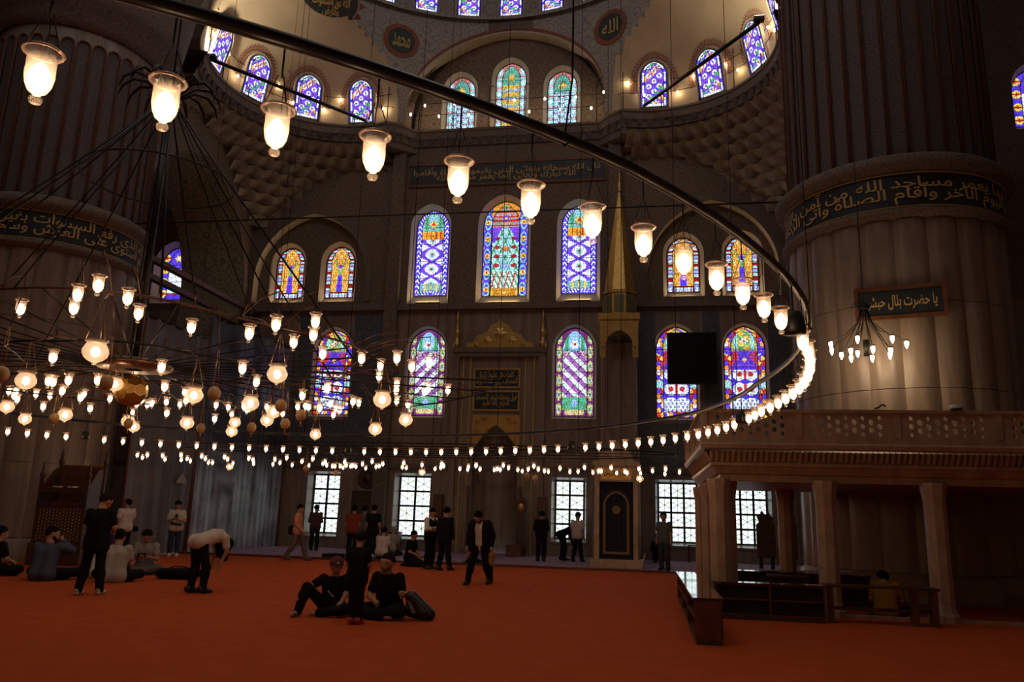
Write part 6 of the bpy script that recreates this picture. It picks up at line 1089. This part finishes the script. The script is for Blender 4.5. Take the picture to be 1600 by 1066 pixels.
person('person in white T-shirt kneeling on the blue carpet', (-8.55, 26.0, .03), 10, kneeling(look=(0, 1, -.2)), WHT, BLK2, BSH, h=.022, girth=1.12)
person('white-haired person in grey kneeling on the blue carpet', (-9.05, 28.6, .03), 15, kneeling(), GRY, BRN, BSH, hair=HAIRG, h=.022)
bag_at('duffel_bag', 'long dark bag lying at the blue carpet edge', (-10.15, 25.85, .03), (.55, .22, .17), BLK); bag_at('small_pouch', 'small pale-topped bag next to the long dark bag', (-9.55, 26.15, .03), (.2, .2, .2), BLK)
person('person in black vest with white sleeves and crossed arms', (-6.15, 23.2), 120, standing(elL=(-.25, .08, 1.15), elR=(.25, .08, 1.15), wrL=(.08, .22, 1.16), wrR=(-.08, .24, 1.13), handL=(1, .1, 0), handR=(-1, .1, 0), look=(0, 1, -.5)), cloth('white_sleeves', (.62, .57, .52)), BLK2, BSH, h=.02, sleeve=1., extra=lambda t, J, X: skin_obj('vest', [((-.085, 0, 1.32), (-.08, 0, .9), .125, .135), ((.085, 0, 1.32), (.08, 0, .9), .125, .135)], .02, BLK, t, infl=.01))
person('person in dark suit seen from behind beside the vest wearer', (-5.62, 22.85), 20, standing(hem=.16, anL=(-.11, -.12, .085), anR=(.12, .12, .085), look=(-.3, 1, -.2)), BLK, BLK2, BSH, h=.02, sleeve=1., scale=1.02)
person('person crouching in black behind the vest wearer', (-7.0, 24.0), 100, kneeling(), BLK, BLK2, BSH, h=.022)
person('person in open black jacket and white tee striding, head down', (-3.75, 18.8), 190, standing(pel=(0, -.02, .95), chest=(0, .06, 1.28), neck=(0, .12, 1.44), head=(.0, .21, 1.545), shL=(-.20, .06, 1.38), shR=(.20, .06, 1.38), elL=(-.30, .02, 1.12), elR=(.28, .04, 1.12), wrL=(-.31, .1, .87), wrR=(.29, .12, .87), anL=(-.20, -.16, .11), knL=(-.15, .05, .50), anR=(.22, .20, .085), knR=(.16, .14, .49), look=(.15, .8, -.75), hem=.1), WHT, BLK2, BSH, beard=True, h=.016, girth=1.12,
       extra=lambda t, J, X: skin_obj('jacket', [((-.14, .06, 1.30), (-.17, .03, .86), .145, .135), ((.14, .06, 1.30), (.17, .03, .86), .145, .135), ((-.1, .02, 1.32), (-.1, -.05, .86), .15, .14), ((.1, .02, 1.32), (.1, -.05, .86), .15, .14), (J['shL'], J['elL'], .092, .066), (J['shR'], J['elR'], .092, .066), (J['elL'], L3(J['elL'], J['wrL'], .9), .058, .045), (J['elR'], L3(J['elR'], J['wrR'], .9), .058, .045)], .016, BLK, t, infl=.008, cut=lambda x, y, z: np.minimum(y-.05, .085-np.abs(x))))
person('small child in yellow top behind the striding person', (-3.62, 19.35), 200, standing(), YEL2, BLK2, BSH, scale=.5, h=.016, hair=HAIRB)
person('person in dark clothes standing at the dark cupboard', (-3.53, 28.7, .03), 0, standing(wrL=(-.1, .25, 1.1), wrR=(.1, .25, 1.1)), BLK, BLK2, BSH, h=.022, sleeve=1.)
person('person in black bending forward before the lattice window', (-2.85, 30.0, .03), 60, standing(pel=(0, -.1, .95), chest=(0, .25, 1.10), neck=(0, .42, 1.08), head=(0, .54, 1.04), shL=(-.18, .33, 1.10), shR=(.18, .33, 1.10), elL=(-.2, .4, .82), elR=(.2, .4, .82), wrL=(-.14, .45, .58), wrR=(.14, .45, .58), hipL=(-.1, -.08, .9), hipR=(.1, -.08, .9), look=(0, .7, -.7)), BLK, BLK2, BSH, h=.022, sleeve=1.)
person('person in light shirt standing by the minbar with bowed head', (-2.3, 29.5, .03), 20, standing(look=(0, 1, -.5), anL=(-.14, -.1, .085), anR=(.14, .1, .085)), WHT, BLK2, BSH, h=.022)
person('dark figure sitting on the floor below the lattice window', (.62, 31.2, .03), 5, kneeling(), BLK, BLK2, BSH, h=.022, sleeve=1.)
person('person in grey-green T-shirt standing at the end of the bookcases', (.72, 26.3, .03), -150, standing(wrL=(-.24, .02, .88), look=(-.4, 1, -.1)), GRNT, BRN, BSH, h=.018, skin=SKIN2, scale=1.03, girth=1.1)
person('person in mustard shirt resting behind the reading bench', (4.35, 15.75), 25, sitting(head=(-.08, .30, .66), neck=(-.02, .2, .58), look=(-.6, .7, -.3)), YEL, BLK2, BSH, h=.02)
person('pale-shirted child sitting on the blue carpet near the mihrab', (-5.6, 26.2, .03), 100, kneeling(), cloth('orange_pale', (.42, .2, .12)), BLK2, BSH, scale=.75, h=.02)
st_ = tag(empty('folding_stool', (2.05, 31.9, .03)), 'small dark table with papers below the lattice window', 'table'); bx('top', M_WOOD, st_, -.3, .3, -.2, .2, .62, .66)
for x in (-.26, .22):
    for y in (-.17, .13): bx('leg', M_WOOD, st_, x, x+.04, y, y+.04, 0, .62)
